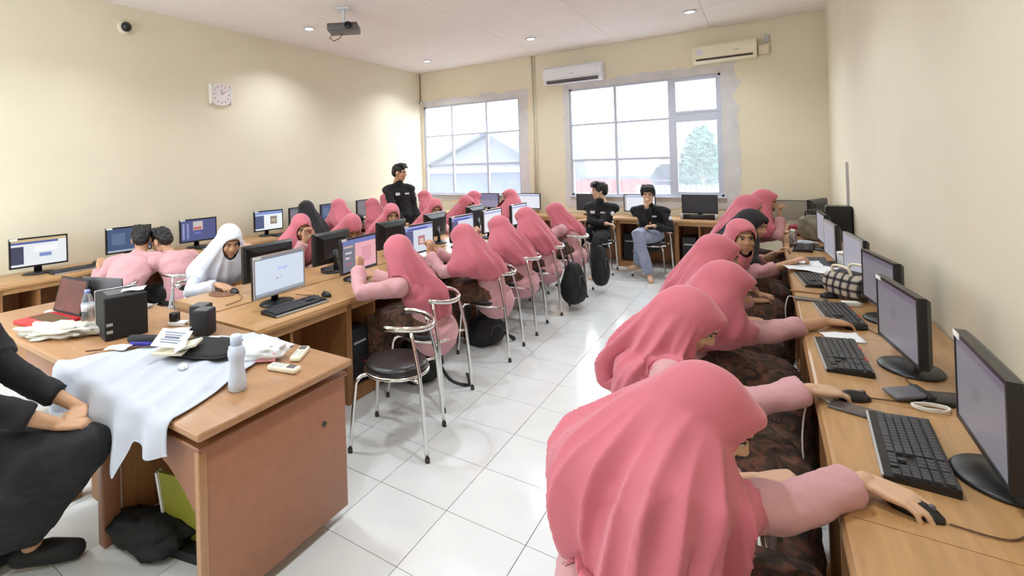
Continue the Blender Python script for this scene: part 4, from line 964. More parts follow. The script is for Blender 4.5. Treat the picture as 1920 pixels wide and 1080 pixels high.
def laplace(V, F, n, w=.5):
    E = np.array([(f[k], f[(k+1) % len(f)]) for f in F for k in range(len(f))]); cnt = np.bincount(E[:, 0], minlength=len(V)).astype(float)
    for _ in range(n):
        S = np.zeros_like(V); np.add.at(S, E[:, 0], V[E[:, 1]]); V = V*(1-w)+w*S/np.maximum(cnt, 1)[:, None]
    return V
# --- head template in head coordinates: x right, y face, z up
def head_template(male):
    mb = MB(); w = 1.04 if male else 1
    mb.ell((0, -.015, .03), (.076*w, .095, .088)); mb.ell((0, .028, -.035), (.060*w, .064, .085)); mb.ell((0, .062, -.100), (.026*w, .026, .022))
    mb.tube([(0, .090, .012), (0, .108, -.022)], [.009, .013], 10, caps=3)
    for s in (-1, 1):
        mb.ell((s*.013, .098, -.028), (.010, .010, .008)); mb.ell((s*.036, .062, -.030), (.026, .026, .03)); mb.ell((s*.078*w, -.005, -.012), (.010, .022, .034)); mb.ell((s*.040, .03, -.078), (.024, .03, .026))
    mb.tube([(-.04, .074, .028), (-.02, .088, .032), (.02, .088, .032), (.04, .074, .028)], [.010, .011, .011, .010], 8, caps=2)
    mb.tube([(-.020, .082, -.060), (0, .091, -.058), (.020, .082, -.060)], [.006, .009, .006], 8, caps=2)
    mb.tube([(-.017, .082, -.072), (0, .089, -.074), (.017, .082, -.072)], [.006, .009, .006], 8, caps=2)
    mb.tube([(0, -.015, -.06), (0, -.03, -.13), (0, -.045, -.20)], [.052, .05, .056], 14, caps=3)
    V, F = remesh(mb, .0068, 3)
    mi = [0]*len(F); V = [tuple(p) for p in V]
    ex = MB()
    for s in (-1, 1):
        ex.ell((s*.031, .0815, .006), (.0135, .0075, .0062), nu=10, nv=6, mi=1); ex.ell((s*.031, .0868, .006), (.0060, .0038, .0058), nu=8, nv=6, mi=2)
        ex.tube([(s*.017, .0985, .0265), (s*.032, .0945, .031), (s*.047, .079, .027)], [.003, .004, .0025], 6, mi=2)
        ex.tube([(s*.018, .0875, .011), (s*.031, .0905, .0135), (s*.044, .080, .010)], .0018, 5, mi=2)
    ex.tube([(-.021, .085, -.061), (0, .0965, -.058), (.021, .085, -.061)], [.002, .006, .002], 8, mi=3); ex.tube([(-.018, .085, -.071), (0, .095, -.073), (.018, .085, -.071)], [.002, .0065, .002], 8, mi=3)
    k = len(V); V += ex.v; F = list(F)+[tuple(i+k for i in f) for f in ex.f]; mi += ex.m
    return np.array(V), F, mi
HEADS = {False: head_template(False), True: head_template(True)}
def hair_template(style):
    mb = MB(); mb.ell((0, -.026, .045), (.088, .104, .088)); mb.ell((0, -.06, .0), (.078, .065, .075))
    if style == 'fringe':
        for x in (-.06, -.035, -.01, .015, .04, .062): mb.tube([(x*.8, .03, .12), (x*1.1, .085, .10), (x*1.2+.01, .098, .062)], [.03, .026, .012], 8, caps=2)
        for s in (-1, 1): mb.ell((s*.08, .01, .03), (.014, .05, .05))
    elif style == 'quiff':
        for x in (-.05, -.02, .01, .04): mb.tube([(x, .0, .108), (x*1.1, .055, .112), (x*1.15, .088, .085)], [.034, .03, .014], 8, caps=2)
    else:
        for x in (-.05, -.02, .01, .04): mb.tube([(x, 0, .12), (x*1.15, .055, .12), (x*1.2, .088, .085)], [.03, .026, .012], 8, caps=2)
    V, F = remesh(mb, .0085, 1); N = vnormals(V, F)
    for i in range(len(V)): V[i] += N[i]*(.010*mnoise.noise(Vector(V[i])*38)+.006*mnoise.noise(Vector(V[i])*90))
    return V, F
HAIRS = {}
def frame(fd, upish=UPV):
    y = nrm(Vector(fd)); x = y.cross(upish); x = nrm(x) if x.length > 1e-3 else Vector((1, 0, 0)); z = x.cross(y); return x, y, z
def hand_prims(mb, W, d, n, side, pose):
    d = nrm(d); n = nrm(n-d*n.dot(d)); s = d.cross(n)*side      # s points to the thumb side
    curl = {'mouse': (.30, .55, .35), 'flat': (.12, .2, .15), 'curl': (.75, .95, .6), 'fist': (1.3, 1.5, .9)}[pose]
    for k in range(4):
        o_ = (.030, .010, -.010, -.028)[k]
        mb.tube([W+d*.0+s*o_*.55, W+d*.045+s*o_*.9, W+d*(.086 if k < 3 else .078)+s*o_], [.019, .016, .0125], 10, side=s, ry=[.015, .0135, .0105], caps=3)
    L = (.070, .078, .072, .056)
    for k in range(4):
        o_ = (.030, .010, -.010, -.028)[k]; p = W+d*(.086 if k < 3 else .078)+s*o_; a = 0; path = [p]; spread = (.10, .02, -.06, -.16)[k]
        dd = nrm(d+s*spread)
        for q, fr in enumerate((.45, .30, .25)):
            a += curl[q]*(1+.08*k); p = p+(dd*math.cos(a)-n*math.sin(a))*L[k]*fr; path.append(p)
        r = (.0088, .0092, .0088, .0076)[k]
        mb.tube(path, [r*1.08, r, r*.92, r*.78], 10, caps=3)
    b0 = W+d*.022+s*.024-n*.004; p1 = b0+nrm(d*.6+s*.75-n*.25)*.042; p2 = p1+nrm(d*.85+s*.35-n*.25)*.032; p3 = p2+nrm(d*.95+s*.05-n*.25)*.026
    mb.tube([b0, p1, p2, p3], [.015, .0115, .0098, .008], 10, caps=3)
def ik(S, W, a, b, hint):
    v = W-S; L = v.length
    if L > (a+b)*.995: k = L/((a+b)*.995); a *= k; b *= k
    x = (a*a-b*b+L*L)/(2*L); h = math.sqrt(max(0, a*a-x*x)); u = v/L; w = hint-u*hint.dot(u); w = nrm(w) if w.length > 1e-4 else u.orthogonal().normalized()
    return S+u*x+w*h
def person(label, P, H, fd, fwd, hands=None, kind='student', hij='hijab', shirt='shirt', bottom='batik', skin='skin', male=False, hair=None, group=None, near=0, hem=.55, hemf=.33, cuff=.86, legs=None, pose=('curl', 'curl'), elb=(None, None), sw=None, seed=0, stand=False, tail=0, shoulder_shift=(0, 0, 0), fold=1.0, hdir=(None, None), roll=0, badges=False, visor=1.0, drop=.03, puff=0, ccap=.44, skirted=False, tailw=.03, shoes=False, bare=()):
    P = Vector(P); H = Vector(H); fwd = nrm(Vector((fwd[0], fwd[1], 0))); right = Vector((fwd.y, -fwd.x, 0))
    hx, hy, hz = frame(fd)
    if roll:
        q = Matrix.Rotation(roll, 3, hy); hx = q @ hx; hz = q @ hz
    base = Vector((P.x, P.y, 0))
    t = thing('person', label, 'person', base, 0, group)
    sw = sw or (.195 if male else .165)
    vx = {0: .021, 1: .016, 2: .012}[near]
    toH = nrm(H-P)
    N = H-(hz*.55+toH*.5).normalized()*.175-hy*.015
    D = (N-P).length
    back = -(fwd-toH*fwd.dot(toH)); back = nrm(back) if back.length > 1e-3 else -fwd
    bulge = max(0., .50-D)*.32+.035
    C1 = (P+N)/2+back*bulge*2
    def spine(u): return P*(1-u)**2+C1*2*u*(1-u)+N*u*u
    sr = nrm(right+Vector(shoulder_shift))
    sp = [spine(u) for u in (0, .2, .42, .64, .82, .94, 1)]
    sides = [right*(1-u)+sr*u for u in (0, .2, .42, .64, .82, .94, 1)]
    tdir = nrm(sp[-1]-sp[-3])
    Sh = [N-tdir*(.085 if male else .06)+sr*s*sw for s in (-1, 1)]          # left, right
    hips = [P+right*s*.085 for s in (-1, 1)]
    if legs is None:
        legs = []
        for i, s in enumerate((-1, 1)):
            kn = hips[i]+fwd*.40+right*s*.03; kn.z = .50; an = kn+fwd*.02; an.z = .085; legs.append((kn, an))
    legs = [(Vector(a), Vector(b_)) for a, b_ in legs]
    if hands is None: hands = [legs[0][0]+UPV*.1-fwd*.1, legs[1][0]+UPV*.1-fwd*.1]
    hands = [Vector(h) if h is not None else None for h in hands]
    for i in (0, 1):
        if hands[i] is None: hands[i] = legs[i][0]+UPV*.09-fwd*.12
    E = []
    ua, fa = (.285, .25) if male else (.265, .235)
    for i, s in enumerate((-1, 1)):
        hint = Vector(elb[i]) if elb[i] is not None else (UPV*-1+right*s*.5-fwd*.3)
        E.append(ik(Sh[i], hands[i], ua, fa, hint))
    L = lambda p: p-base
    # ---- body (skin), one mesh: trunk + limbs, forearms with hands, head
    mb = MB()
    mb.tube([L(p) for p in sp], [.135, .12, .115, .125, .115, .06, .05], 16, side=sides, ry=[.10, .09, .085, .095, .075, .05, .05], caps=3)
    mb.tube([L(N), L(H-hz*.07-hy*.02)], .05, 12, caps=3)
    for i in (0, 1):
        mb.tube([L(Sh[i]), L(E[i])], [.045, .036], 10, caps=3)
        kn, an = legs[i]; mb.tube([L(hips[i]), L(kn), L(an)], [.075, .052, .036], 10, caps=3)
        toe = nrm(Vector((an.x-hips[i].x, an.y-hips[i].y, 0)) if not stand and (Vector((an.x-hips[i].x, an.y-hips[i].y, 0))).length > .1 else fwd)
        if shoes:
            sm_ = MB(); sm_.tube([L(an-toe*.04-UPV*.04), L(an+toe*.07-UPV*.045), L(an+toe*.17-UPV*.06)], [.044, .048, .038], 12, side=UPV, ry=[.04, .052, .044], caps=3); sm_.v = [(p[0], p[1], max(p[2], .004)) for p in sm_.v]
            ob('shoe', sm_.mesh('shoe', MT['blackmatt'], True), t)
        mb.tube([L(an-toe*.03-UPV*.04), L(an+toe*.07-UPV*.05), L(an+toe*.16-UPV*.065)], [.034, .038, .03], 10, side=UPV, ry=[.03, .042, .036], caps=3)
    V, F = remesh(mb, .018, 3); V = [tuple(p) for p in V]; F = list(F); mi = [0]*len(F)
    for i in (0, 1):
        hb = MB(); fdv = nrm(hands[i]-E[i])
        d = nrm(Vector(hdir[i])) if hdir[i] is not None else fdv
        hb.tube([L(E[i]), L(E[i]*.6+hands[i]*.4), L(hands[i])], [.036, .034, .025], 12, side=UPV, ry=[.036, .034, .021], caps=3)
        n = UPV if abs(d.z) < .75 else -fwd
        if abs(d.z) < .75 or True: hand_prims(hb, L(hands[i]), d, n if abs(d.dot(n)) < .95 else right, 1 if i == 0 else -1, pose[i])
        v2, f2 = remesh(hb, .0048 if near == 2 else .0062, 2); k = len(V); V += [tuple(p) for p in v2]; F += [tuple(q+k for q in f) for f in f2]; mi += [0]*len(f2)
    hv, hf, hm = HEADS[male]; k = len(V)
    V += [tuple(L(H)+hx*p[0]+hy*p[1]+hz*p[2]) for p in hv]; F += [tuple(q+k for q in f) for f in hf]; mi += hm
    ob('body', mesh_from('body', V, F, [MT[skin], MT['eyewhite'], MT['eyedark'], MT['lip']], mi), t)
    # ---- shirt
    mb = MB(); low = P-tdir*.06-UPV*(.05 if not stand else .10)
    tp = [low]+sp[:-1]+[N+tdir*(.025 if male else .012)]; ts = [right]+sides
    if male: rx = [.168, .165, .155, .160, .175, .165, .085, .066]; ry = [.135, .128, .118, .118, .12, .098, .068, .062]
    else: rx = [.195, .178, .150, .142, .150, .140, .078, .06]; ry = [.165, .142, .115, .108, .118, .094, .062, .056]
    mb.tube([L(p) for p in tp], rx, 22, side=ts, ry=ry, caps=3)
    for i in (0, 1):
        mb.tube([L(N-tdir*.035), L(N*.45+Sh[i]*.55-tdir*.012), L(Sh[i])], [.058, .064, .071], 14, caps=3)
        Wc = E[i]+(hands[i]-E[i])*cuff
        mb.tube([L(Sh[i]-sr*(-1, 1)[i]*.03), L(Sh[i]*.55+E[i]*.45), L(E[i]), L(E[i]*.5+Wc*.5), L(Wc)], [.072, .064, .056, .051, .050 if male else .054], 16)
    V, F = remesh(mb, vx*.8, 3); Nn = vnormals(V, F)
    for i in range(len(V)):
        q = Vector(V[i]); V[i] += Nn[i]*(.009*mnoise.noise(Vector((q.x*11, q.y*11, q.z*17))+Vector((seed, 0, 0)))+.005*abs(mnoise.noise(Vector((q.x*26, q.y*26, q.z*34+seed)))))
    bvh = BVHTree.FromPolygons([Vector(p) for p in V], F)
    shp = ob('shirt', mesh_from('shirt', V, F, [MT[shirt]]), t)
    if badges:
        fr = spine(.72)
        for s in (-1, 1): 
            c_ = fr-back*.128+right*s*.075; bx('name_badge', shp, L(c_), (.065, .008, .022 if s < 0 else .04), MT['badge'], rot=(0, 0, math.atan2(fwd.y, fwd.x)-PI/2))
        c_ = Sh[0]*.65+E[0]*.35; dv = nrm(-right+fwd*.7); ob('arm_badge', MB().ell((0, 0, 0), (.032, .014, .036), nu=14, nv=8).mesh('arm_badge', MT['badge'], True), shp, L(c_)+dv*.064, (0, 0, math.atan2(dv.y, dv.x)-PI/2))
    # ---- skirt or trousers
    mb = MB()
    if bottom == 'batik' or skirted:
        pts = []
        def ball(c_, r):
            for k in range(26):
                z = 1-2*(k+.5)/26; a = k*2.39996; q = math.sqrt(1-z*z); pts.append(L(c_)+Vector((q*math.cos(a), q*math.sin(a), z))*r)
        for i in (0, 1): ball(hips[i], .115); ball(legs[i][0], .082)
        mb.hull(pts); pts.clear()
        for i in (0, 1): ball(legs[i][0]-UPV*.01, .080); ball(legs[i][1]+UPV*.07, .085)
        mb.hull(pts)
    else:
        for i in (0, 1):
            kn, an = legs[i]; e = an+(kn-an)*.10
            mb.tube([L(hips[i]*.75+P*.25), L(hips[i]*.45+kn*.55), L(kn), L(kn*.5+e*.5), L(e)], [.112, .098, .08, .076, .070], 14, caps=3)
        mb.ell(L(P), (.16, .14, .12), (right, fwd, UPV))
    V, F = remesh(mb, vx, 3); Nn = vnormals(V, F)
    for i in range(len(V)):
        q = Vector(V[i]); V[i] += Nn[i]*(.014*mnoise.noise(Vector((q.x*8, q.y*8, q.z*6+seed)))+.006*mnoise.noise(q*26))
        if V[i][2] < .022: V[i][2] = .022
    ob('skirt' if bottom == 'batik' or skirted else 'trousers', mesh_from('trousers', V, F, [MT[bottom]]), t)
    # ---- hijab or hair
    if hij:
        def hp(x, y, z): return L(H)+hx*x+hy*y+hz*z
        cen = [hp(.102*a, -.022+.122*b_, .022+.118*c_) for a, b_, c_ in [(math.sqrt(1-(1-2*(k+.5)/90)**2)*math.cos(k*2.39996), math.sqrt(1-(1-2*(k+.5)/90)**2)*math.sin(k*2.39996), 1-2*(k+.5)/90) for k in range(90)]]
        bun = [hp(.075*math.cos(a)*math.cos(b_), -.10+.055*math.sin(a)*math.cos(b_), .01+.07*math.sin(b_)) for a in (0, 1, 2, 3, 4, 5) for b_ in (-.8, 0, .8)]
        vis_ = [hp(-.05, .082, .085), hp(.05, .082, .085), hp(0, .092+.022*visor, .090), hp(-.025, .088+.014*visor, .092), hp(.025, .088+.014*visor, .092), hp(-.088, .05, .0), hp(.088, .05, .0)]
        def hemring(u, lat, dep, sgn, zoff=0):
            c_ = spine(u); sd = right*(1-u)+sr*u; bk = back
            return [L(c_+sd*(lat+puff)*(.35 if (math.sin(a) > 0 and 1 in bare) or (math.sin(a) < 0 and 0 in bare) else 1)*math.sin(a)+bk*sgn*(dep+puff)*math.cos(a)) for a in [(-1.25+2.5*k/8) for k in range(9)]]
        shb = []
        for i in (0, 1):
            if i in bare:
                shb += [L(c_)+v*.088 for c_ in (N*.7+Sh[i]*.3, N*.35+Sh[i]*.65) for v in (UPV, back, -back, sr*(-1, 1)[i]*.6)]; continue
            for k in range(18):
                z = 1-2*(k+.5)/18; a = k*2.39996; q = math.sqrt(1-z*z); shb.append(L(Sh[i])+Vector((q*math.cos(a), q*math.sin(a), z))*(.092+puff*.9))
            for u in (.30, ccap): 
                c_ = Sh[i]*(1-u)+E[i]*u; shb += [L(c_)+Vector((math.sqrt(1-(1-2*(k+.5)/16)**2)*math.cos(k*2.39996), math.sqrt(1-(1-2*(k+.5)/16)**2)*math.sin(k*2.39996), 1-2*(k+.5)/16))*.092 for k in range(16)]
        mb = MB()
        bh = hemring(1-hem, .20, .185, 1)
        if tail: bh += [L(spine(1-hem-tail)+back*(.155+puff)+right*tailw), L(spine(1-hem-tail)+back*(.155+puff)-right*tailw)] + (hemring(1-hem-tail, tailw, .17, 1) if tailw > .1 else [])
        mb.hull(cen+bun+vis_)
        nape = [p for p in cen+bun if (p-L(H)).dot(hz) < drop and (p-L(H)).dot(hy) < .05]
        for q_ in (.25, .5, .75): bh += hemring(1-hem*q_, .172, .172, 1)
        mb.hull(nape+shb+bh)
        chin = [hp(x, y, z) for x, y, z in ((-.055, .07, -.10), (.055, .07, -.10), (0, .098, -.125), (-.075, .02, -.10), (.075, .02, -.10), (0, .085, -.145))]
        fr = hemring(1-hemf, .15, .150, -1)
        mb.hull(chin+fr+shb[:]+[hp(-.08, -.03, -.05), hp(.08, -.03, -.05)])
        V, F = remesh(mb, {0: .0145, 1: .0115, 2: .0085}[near], 4, .6)
        def push(V, m_):          # the cloth lies over the shirt instead of sinking into it
            for i in range(len(V)):
                v_ = Vector(V[i]); lo_, n_, k_, ds_ = bvh.find_nearest(v_, .08)
                if lo_ is not None:
                    sd_ = (v_-lo_).dot(n_)
                    if -.065 < sd_ < m_: V[i] += np.array(n_)*(m_-sd_)
            return V
        V = laplace(push(V, .016), F, 8 if near else 5); Nn = vnormals(V, F)
        o0 = np.array(L(H)+hz*.03); ax = np.array(nrm(spine(1-hem)-H)); q = V-o0; al = q@ax
        e1 = np.array(hy)-ax*(np.array(hy)@ax); e1 /= np.linalg.norm(e1); e2 = np.cross(ax, e1)
        phi = np.arctan2(q@e2, q@e1); r_ = np.random.default_rng(100+seed)
        ramp = np.clip((al-.0)/.30, 0, 1)**1.2
        f = np.zeros(len(V))
        for kf, am in ((3, .9), (5, 1.1), (8, .9), (13, .5)):
            p0 = r_.uniform(0, 6.28); tw = r_.uniform(-2.5, 2.5); w_ = np.sin(kf*phi+p0+tw*al*3+.8*np.sin(2*phi+p0)); f += am*(1-2*np.abs(w_)**.75 if kf in (5, 8) else w_)
        nz = np.array([mnoise.noise(Vector(v)*7+Vector((seed*1.7, 0, 0))) for v in V])
        V = V+Nn*((f*.0085*fold*ramp)+nz*.008*(.3+ramp))[:, None]
        V = push(V, .006)
        # face opening
        hl = V-np.array(L(H)); cx = hl@np.array(hx); cy = hl@np.array(hy); cz = hl@np.array(hz)
        ea, eb, ez = .069, .102, -.024
        rr_ = np.sqrt((cx/ea)**2+((cz-ez)/eb)**2); inside = (rr_ < 1) & (cy > .02)
        keep = [f_ for f_ in F if not all(inside[k] for k in f_)]
        # snap the rim to the ellipse
        rim = set()
        for f_ in keep:
            for k in f_:
                if inside[k]: rim.add(k)
        for k in rim:
            s_ = 1/max(rr_[k], .2); dx = cx[k]*s_-cx[k]; dz = (ez+(cz[k]-ez)*s_)-cz[k]
            V[k] += np.array(hx)*dx+np.array(hz)*dz
        ho = ob('hijab', mesh_from('hijab', V, keep, [MT[hij]]), t)
    if hair:
        if hair not in HAIRS: HAIRS[hair] = hair_template(hair)
        v2, f2 = HAIRS[hair]
        ob('hair', mesh_from('hair', [tuple(L(H)+hx*p[0]+hy*p[1]+hz*p[2]) for p in v2], f2, [MT['hair']]), t)
    return t
gst = 'students in pink hijabs'
def sit_chair(label, P, fwd, back=.0):
    f = nrm(Vector((fwd[0], fwd[1], 0))); chair(label, P[0]-f.x*back, P[1]-f.y*back, f.x, f.y)
RX = (1, 0); LX = (-1, 0)
# ---- right wall row, facing the right wall
def prow(i, P, H, fd, fwd, **k):
    if i == 0: chair('chrome stool of the first student along the right wall', .99, -.50, .5, -.87)
    else: sit_chair('chrome stool of the %s student along the right wall' % ORD[i], P, fwd, -.09)
    return person(k.pop('label'), P, H, fd, fwd, **k)
prow(0, (.97, -.56, .53), (1.145, -.47, .955), (.80, .10, -.50), (.97, .2), label='student in a long pink hijab nearest the viewer, right hand on a mouse', near=2, hands=[(1.25, -.25, .70), (1.485, -.262, .787)], pose=('curl', 'mouse'), hdir=(None, (.9, -.32, -.08)), hem=1.05, hemf=.3, tail=.3, cuff=.80, puff=.04, ccap=.32, tailw=.24, seed=1, skin='skinlight', fold=1.9, elb=(None, (.6, .1, -.9)), shoulder_shift=(.4, .1, 0))
prow(1, (.92, .28, .53), (1.02, .28, .99), (.80, .05, -.55), (.97, .15), label='second student along the right wall, bending down with a hand on her mouse', near=2, hands=[(1.2, .5, .66), (1.41, .32, .787)], pose=('curl', 'mouse'), hdir=(None, (.82, .5, -.08)), hem=.75, hemf=.4, cuff=.86, seed=2, skin='skinlight', fold=2.1, elb=(None, (.6, 0, -.9)), bare=(1,), shoulder_shift=(.4, 0, 0))
prow(2, (.95, 1.08, .53), (1.115, .98, .985), (.85, .15, -.35), (.97, .15), label='third student along the right wall, bare forearm stretched to her mouse', near=1, hands=[(1.25, 1.4, .68), (1.53, 1.31, .787)], pose=('curl', 'mouse'), hdir=(None, (.85, .45, -.08)), hem=.5, hemf=.5, cuff=.5, seed=3, elb=(None, (.5, -.2, -1)))
prow(3, (.88, 1.7, .53), (1.04, 1.62, 1.035), (.9, .15, -.25), (.98, .1), label='fourth student along the right wall, pink hijab hiding her face', near=1, hem=.6, seed=4)
prow(4, (.92, 2.5, .53), (1.135, 2.42, 1.05), (.35, -.85, -.12), (.9, -.1), label='student in a pink hijab turning her face back to the viewer', near=1, hem=.5, hemf=.62, seed=5)
prow(5, (.96, 3.15, .53), (1.19, 3.18, 1.055), (.80, -.35, -.30), (.95, .0), label='student in a black hijab leaning on the right wall desk', near=1, hij='hijabblack', hands=[(1.35, 3.4, .79), (1.44, 2.92, .80)], hem=.45, hemf=.6, seed=6, elb=(None, (-.3, -.6, -1)), cuff=.55)
prow(6, (.92, 3.95, .53), (1.155, 3.95, 1.13), (.9, -.1, -.2), (.98, 0), label='student in a pink hijab just beyond the black hijab on the right', hem=.5, seed=7)
prow(7, (1.02, 4.65, .53), (1.285, 4.55, 1.15), (.9, -.15, -.2), (.98, 0), label='last student along the right wall, hand raised to her face', hands=[(1.45, 4.75, .80), (1.405, 4.47, 1.01)], hdir=(None, (-.1, .05, 1)), hem=.5, seed=8, elb=(None, (.2, -.6, -1)))
# ---- aisle side of the middle row, facing the monitors
def brow(i, P, H, fd, fwd, label, **k):
    sit_chair('chrome stool of the %s aisle student, counted from the viewer' % ORD[i], P, fwd, .0); person(label, P, H, fd, fwd, **k)
brow(0, (-.74, 1.0, .53), (-.87, .82, 1.03), (-.80, .25, -.22), (-.85, .0), 'first aisle student in a long pink hijab, fist raised before a monitor', near=2, hands=[(-1.10, .66, .93), (-1.25, 1.0, .80)], pose=('fist', 'curl'), hdir=((-.2, .5, .8), None), hem=.90, hemf=.35, tail=.08, seed=11, elb=((.3, -.9, -.6), None), cuff=.93, fold=1.3, bare=(0,))
brow(1, (-.735, 1.98, .53), (-.90, 1.826, .99), (-.85, .1, -.42), (-.95, -.1), 'second aisle student with both hands folded before her face', near=1, hands=[(-1.17, 1.68, .87), (-1.19, 1.80, .87)], pose=('curl', 'curl'), hdir=((-.1, .4, .9), (-.1, -.2, .9)), hem=.70, hemf=.5, seed=12, elb=((.1, -.6, -1), (.1, .4, -1)), cuff=.9)
brow(2, (-.78, 2.70, .53), (-.93, 2.61, .985), (-.88, .1, -.25), (-.95, -.1), 'third aisle student resting her cheek on a hand', near=1, hands=[(-1.11, 2.47, .90), (-1.25, 2.7, .79)], hdir=((.15, .35, .9), None), hem=.70, hemf=.5, seed=13, elb=((-.3, -.6, -1), None))
brow(3, (-.78, 3.42, .53), (-.93, 3.31, 1.01), (-.85, .05, -.4), (-.95, -.1), 'fourth aisle student with a hand against her bowed face', near=1, hands=[(-1.10, 3.17, .92), (-1.25, 3.4, .79)], hdir=((.15, .35, .9), None), hem=.75, hemf=.5, seed=14, elb=((-.3, -.6, -1), None))
brow(4, (-.75, 4.26, .53), (-.92, 4.25, .99), (-.95, -.05, -.22), (-.95, -.1), 'last aisle student sitting in profile with her hijab over one shoulder', near=1, hands=[(-1.2, 4.0, .79), (-1.2, 4.3, .79)], hem=.45, hemf=.25, tail=.2, seed=15, bare=(0,))
# ---- clock wall side of the middle row, facing the aisle
def crow(i, P, H, fd, fwd, label, **k):
    sit_chair('chrome stool of the %s student facing the aisle, behind the middle row monitors' % ORD[i], P, fwd, .02); person(label, P, H, fd, fwd, **k)
crow(0, (-2.62, .38, .53), (-2.30, .44, 1.085), (.80, -.30, -.38), (.95, -.1), 'student in a white hijab and white uniform, one hand on a mouse', near=2, hij='hijabwhite', shirt='shirtwhite', hands=[(-2.07, .47, .96), (-2.13, .22, .79)], pose=('curl', 'mouse'), hdir=((-.35, -.05, .8), (.95, .05, -.1)), hem=.42, hemf=.62, cuff=.86, ccap=.2, seed=21, elb=((.3, .6, -1), (0, -.8, -.6)))
crow(1, (-2.70, 1.30, .53), (-2.38, 1.29, 1.085), (.75, -.35, -.25), (.95, -.05), 'student in a pink hijab holding her head above the first row of monitors', near=1, hands=[(-2.15, 1.45, .79), (-2.20, 1.17, 1.0)], hdir=(None, (-.2, .3, .8)), hem=.5, hemf=.6, seed=22, elb=(None, (.3, -.6, -1)))
crow(2, (-2.66, 1.95, .53), (-2.32, 1.95, 1.02), (.55, -.25, -.85), (.95, 0), 'student in a pink hijab with her head bowed low behind a monitor', hem=.55, seed=23)
crow(3, (-2.70, 2.70, .53), (-2.36, 2.70, 1.075), (.75, -.62, -.28), (.95, -.1), 'student in a pink hijab looking down, left of the standing man', hem=.5, hemf=.6, seed=24, near=1)
crow(4, (-2.68, 3.66, .53), (-2.35, 3.66, 1.06), (.70, -.68, -.3), (.95, -.1), 'student in a pink hijab reading behind the fourth aisle-side monitor', hem=.5, hemf=.6, seed=25, near=1, hands=[(-2.0, 3.5, .79), (-2.5, 3.2, .85)])
crow(5, (-2.62, 4.52, .53), (-2.33, 4.50, 1.045), (.92, -.2, -.35), (.95, 0), 'student in a pink hijab leaning right at the far end of the middle row', hem=.5, hemf=.5, seed=26)
# ---- clock wall row, facing the clock wall
def drow(i, P, H, fd, fwd, label, **k):
    sit_chair('chrome stool of the %s person along the clock wall, counted from the viewer' % ORD[i], P, fwd, .0); person(label, P, H, fd, fwd, **k)
BT = dict(hij=None, male=True, hair='short', bottom='blackcloth', group='boys in pale pink shirts')
drow(0, (-3.35, -.02, .53), (-3.68, .41, 1.02), (-.75, .45, -.3), (-.9, .35), 'boy in a pale pink shirt leaning over towards his neighbour', near=2, seed=31, hands=[(-3.85, .1, .79), (-3.75, .62, .79)], **BT)
drow(1, (-3.28, .57, .53), (-3.60, .56, .985), (-.80, -.30, -.45), (-.95, .0), 'boy in a pale pink shirt with bowed head, sitting on a chrome stool', near=2, seed=32, hands=[(-3.8, .35, .78), (-3.8, .75, .78)], **BT)
drow(2, (-3.42, 2.52, .53), (-3.66, 2.53, 1.105), (-.95, .1, -.1), (-.95, .1), 'student in a black hijab facing the clock wall', hij='hijabblack', hem=.5, seed=33)
drow(3, (-3.30, 3.05, .53), (-3.60, 3.08, 1.09), (-.95, .05, -.12), (-.95, 0), 'student in a pink hijab typing on the clock wall desk past the black hijab', hands=[(-4.02, 2.9, .79), (-4.02, 3.2, .79)], hem=.5, hemf=.5, seed=34)
drow(4, (-3.36, 3.80, .53), (-3.62, 3.84, 1.04), (-.95, -.1, -.15), (-.95, 0), 'student in a pink hijab sitting left of the standing man', hem=.7, hemf=.6, seed=35)
drow(5, (-3.50, 4.25, .53), (-3.66, 4.25, 1.10), (-.95, .1, -.1), (-.95, 0), 'student in a pink hijab half hidden behind the standing man', hem=.5, seed=36)
drow(6, (-3.32, 5.20, .53), (-3.60, 5.24, 1.075), (-.95, -.1, -.2), (-.95, 0), 'student in a pink hijab below the window corner, reading in profile', hem=.5, hemf=.6, seed=37)
# ---- under the windows
sit_chair('chrome stool of the student beside the lavender form monitor', (-2.85, 5.45), (0, 1)); person('student in a pink hijab in front of the monitor with the lavender form', (-2.85, 5.45, .53), (-2.76, 5.56, 1.055), (.75, .5, -.2), (0.2, 1), hem=.5, seed=41)
sit_chair('chrome stool of the student beside the service pipes', (-2.12, 5.45), (-.2, 1)); person('student in a pink hijab turning left before the monitor by the pipes', (-2.10, 5.45, .53), (-2.14, 5.58, 1.085), (-.70, -.62, -.15), (-.3, 1), hem=.5, hemf=.6, seed=42)
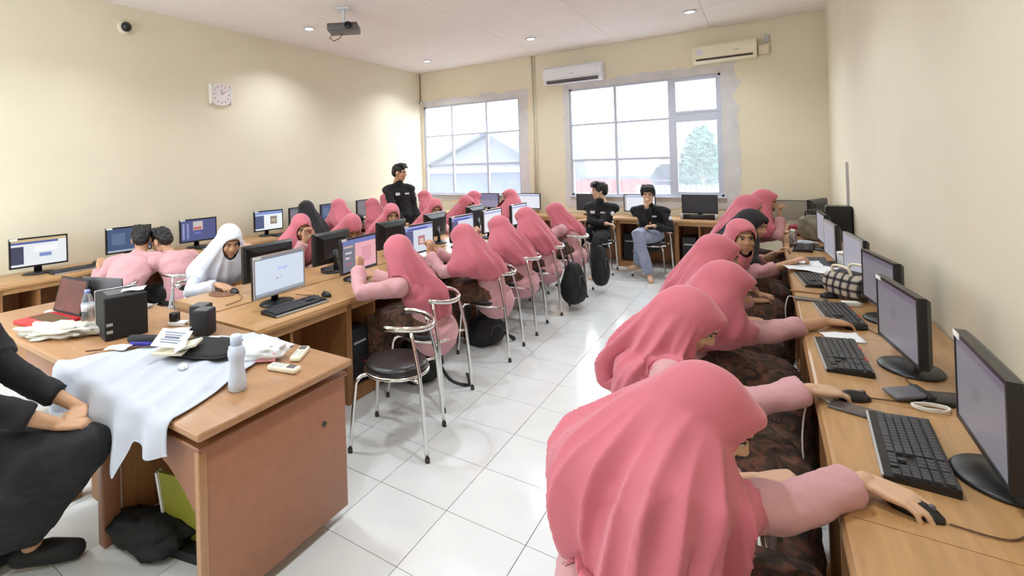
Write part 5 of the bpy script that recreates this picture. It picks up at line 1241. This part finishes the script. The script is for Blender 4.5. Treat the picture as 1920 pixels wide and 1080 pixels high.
# ---- men in black
MN = dict(hij=None, male=True, shirt='blackcloth', group='men in black shirts with badges', badges=True)
P = (-3.16, 4.02, .90)
person('man in a black shirt standing beside the clock wall desks', P, (-3.15, 3.95, 1.55), (.85, .15, -.12), (.75, -.45), bottom='blackcloth', hair='short', stand=True, legs=[((-3.08, 4.09, .48), (-3.10, 4.10, .085)), ((-3.20, 3.92, .48), (-3.22, 3.91, .085))], hands=[(-2.92, 4.12, .83), (-2.98, 3.78, .83)], seed=51, elb=((-.4, .3, -.2), (-.4, -.3, -.2)), **MN)
sit_chair('chrome stool of the man with folded arms', (-.74, 5.62), (.05, -1))
person('man in black sitting with folded arms, looking left, under the large window', (-.74, 5.62, .55), (-.705, 5.57, 1.195), (-.88, -.42, -.05), (-.15, -1), bottom='blackcloth', hair='fringe', skin='skinlight', near=1, seed=52, hands=[(-.88, 5.36, .78), (-.56, 5.38, .74)], hdir=((-.9, -.1, -.1), (.9, .2, -.2)), elb=((.7, .2, -.8), (-.7, .2, -.8)), legs=[((-.66, 5.22, .53), (-.70, 5.16, .085)), ((-.93, 5.24, .60), (-1.10, 5.12, .28))], **MN)
sit_chair('chrome stool of the man holding his chin', (-.03, 5.70), (-.1, -1))
person('man in black shirt and pale jeans holding his chin, legs crossed', (-.05, 5.70, .55), (-.052, 5.60, 1.145), (.10, -.97, -.12), (-.05, -1), bottom='jeans', hair='fringe', skin='skinlight', near=1, seed=53, hands=[(.03, 5.43, .73), (-.055, 5.47, 1.00)], pose=('curl', 'fist'), hdir=((-.9, -.1, -.1), (.05, .15, .95)), elb=((.7, .2, -.8), (.3, .1, -1)), legs=[((-.13, 5.30, .57), (-.19, 5.55, .17)), ((-.14, 5.24, .64), (-.02, 5.32, .09))], **MN)
# ---- person in black at the teacher's table
chair('chrome stool under the person in black at the left edge', -1.47, -1.62, .6, .6)
person('person in black clothes with hands clasped on a knee at the left edge', (-1.47, -1.62, .55), (-1.36, -1.50, 1.24), (.62, .70, -.1), (.62, .62), hij='hijabblack', shirt='blackcloth', bottom='blackcloth', near=1, seed=61, hands=[(-1.13, -1.12, .665), (-1.06, -1.22, .655)], pose=('curl', 'curl'), hdir=((.75, -.5, -.1), (.5, .75, -.1)), legs=[((-.98, -1.13, .56), (-1.30, -1.26, .10)), ((-1.12, -1.36, .52), (-1.42, -1.46, .10))], cuff=.62, hem=.5, hemf=.5, skirted=True, shoes=True)
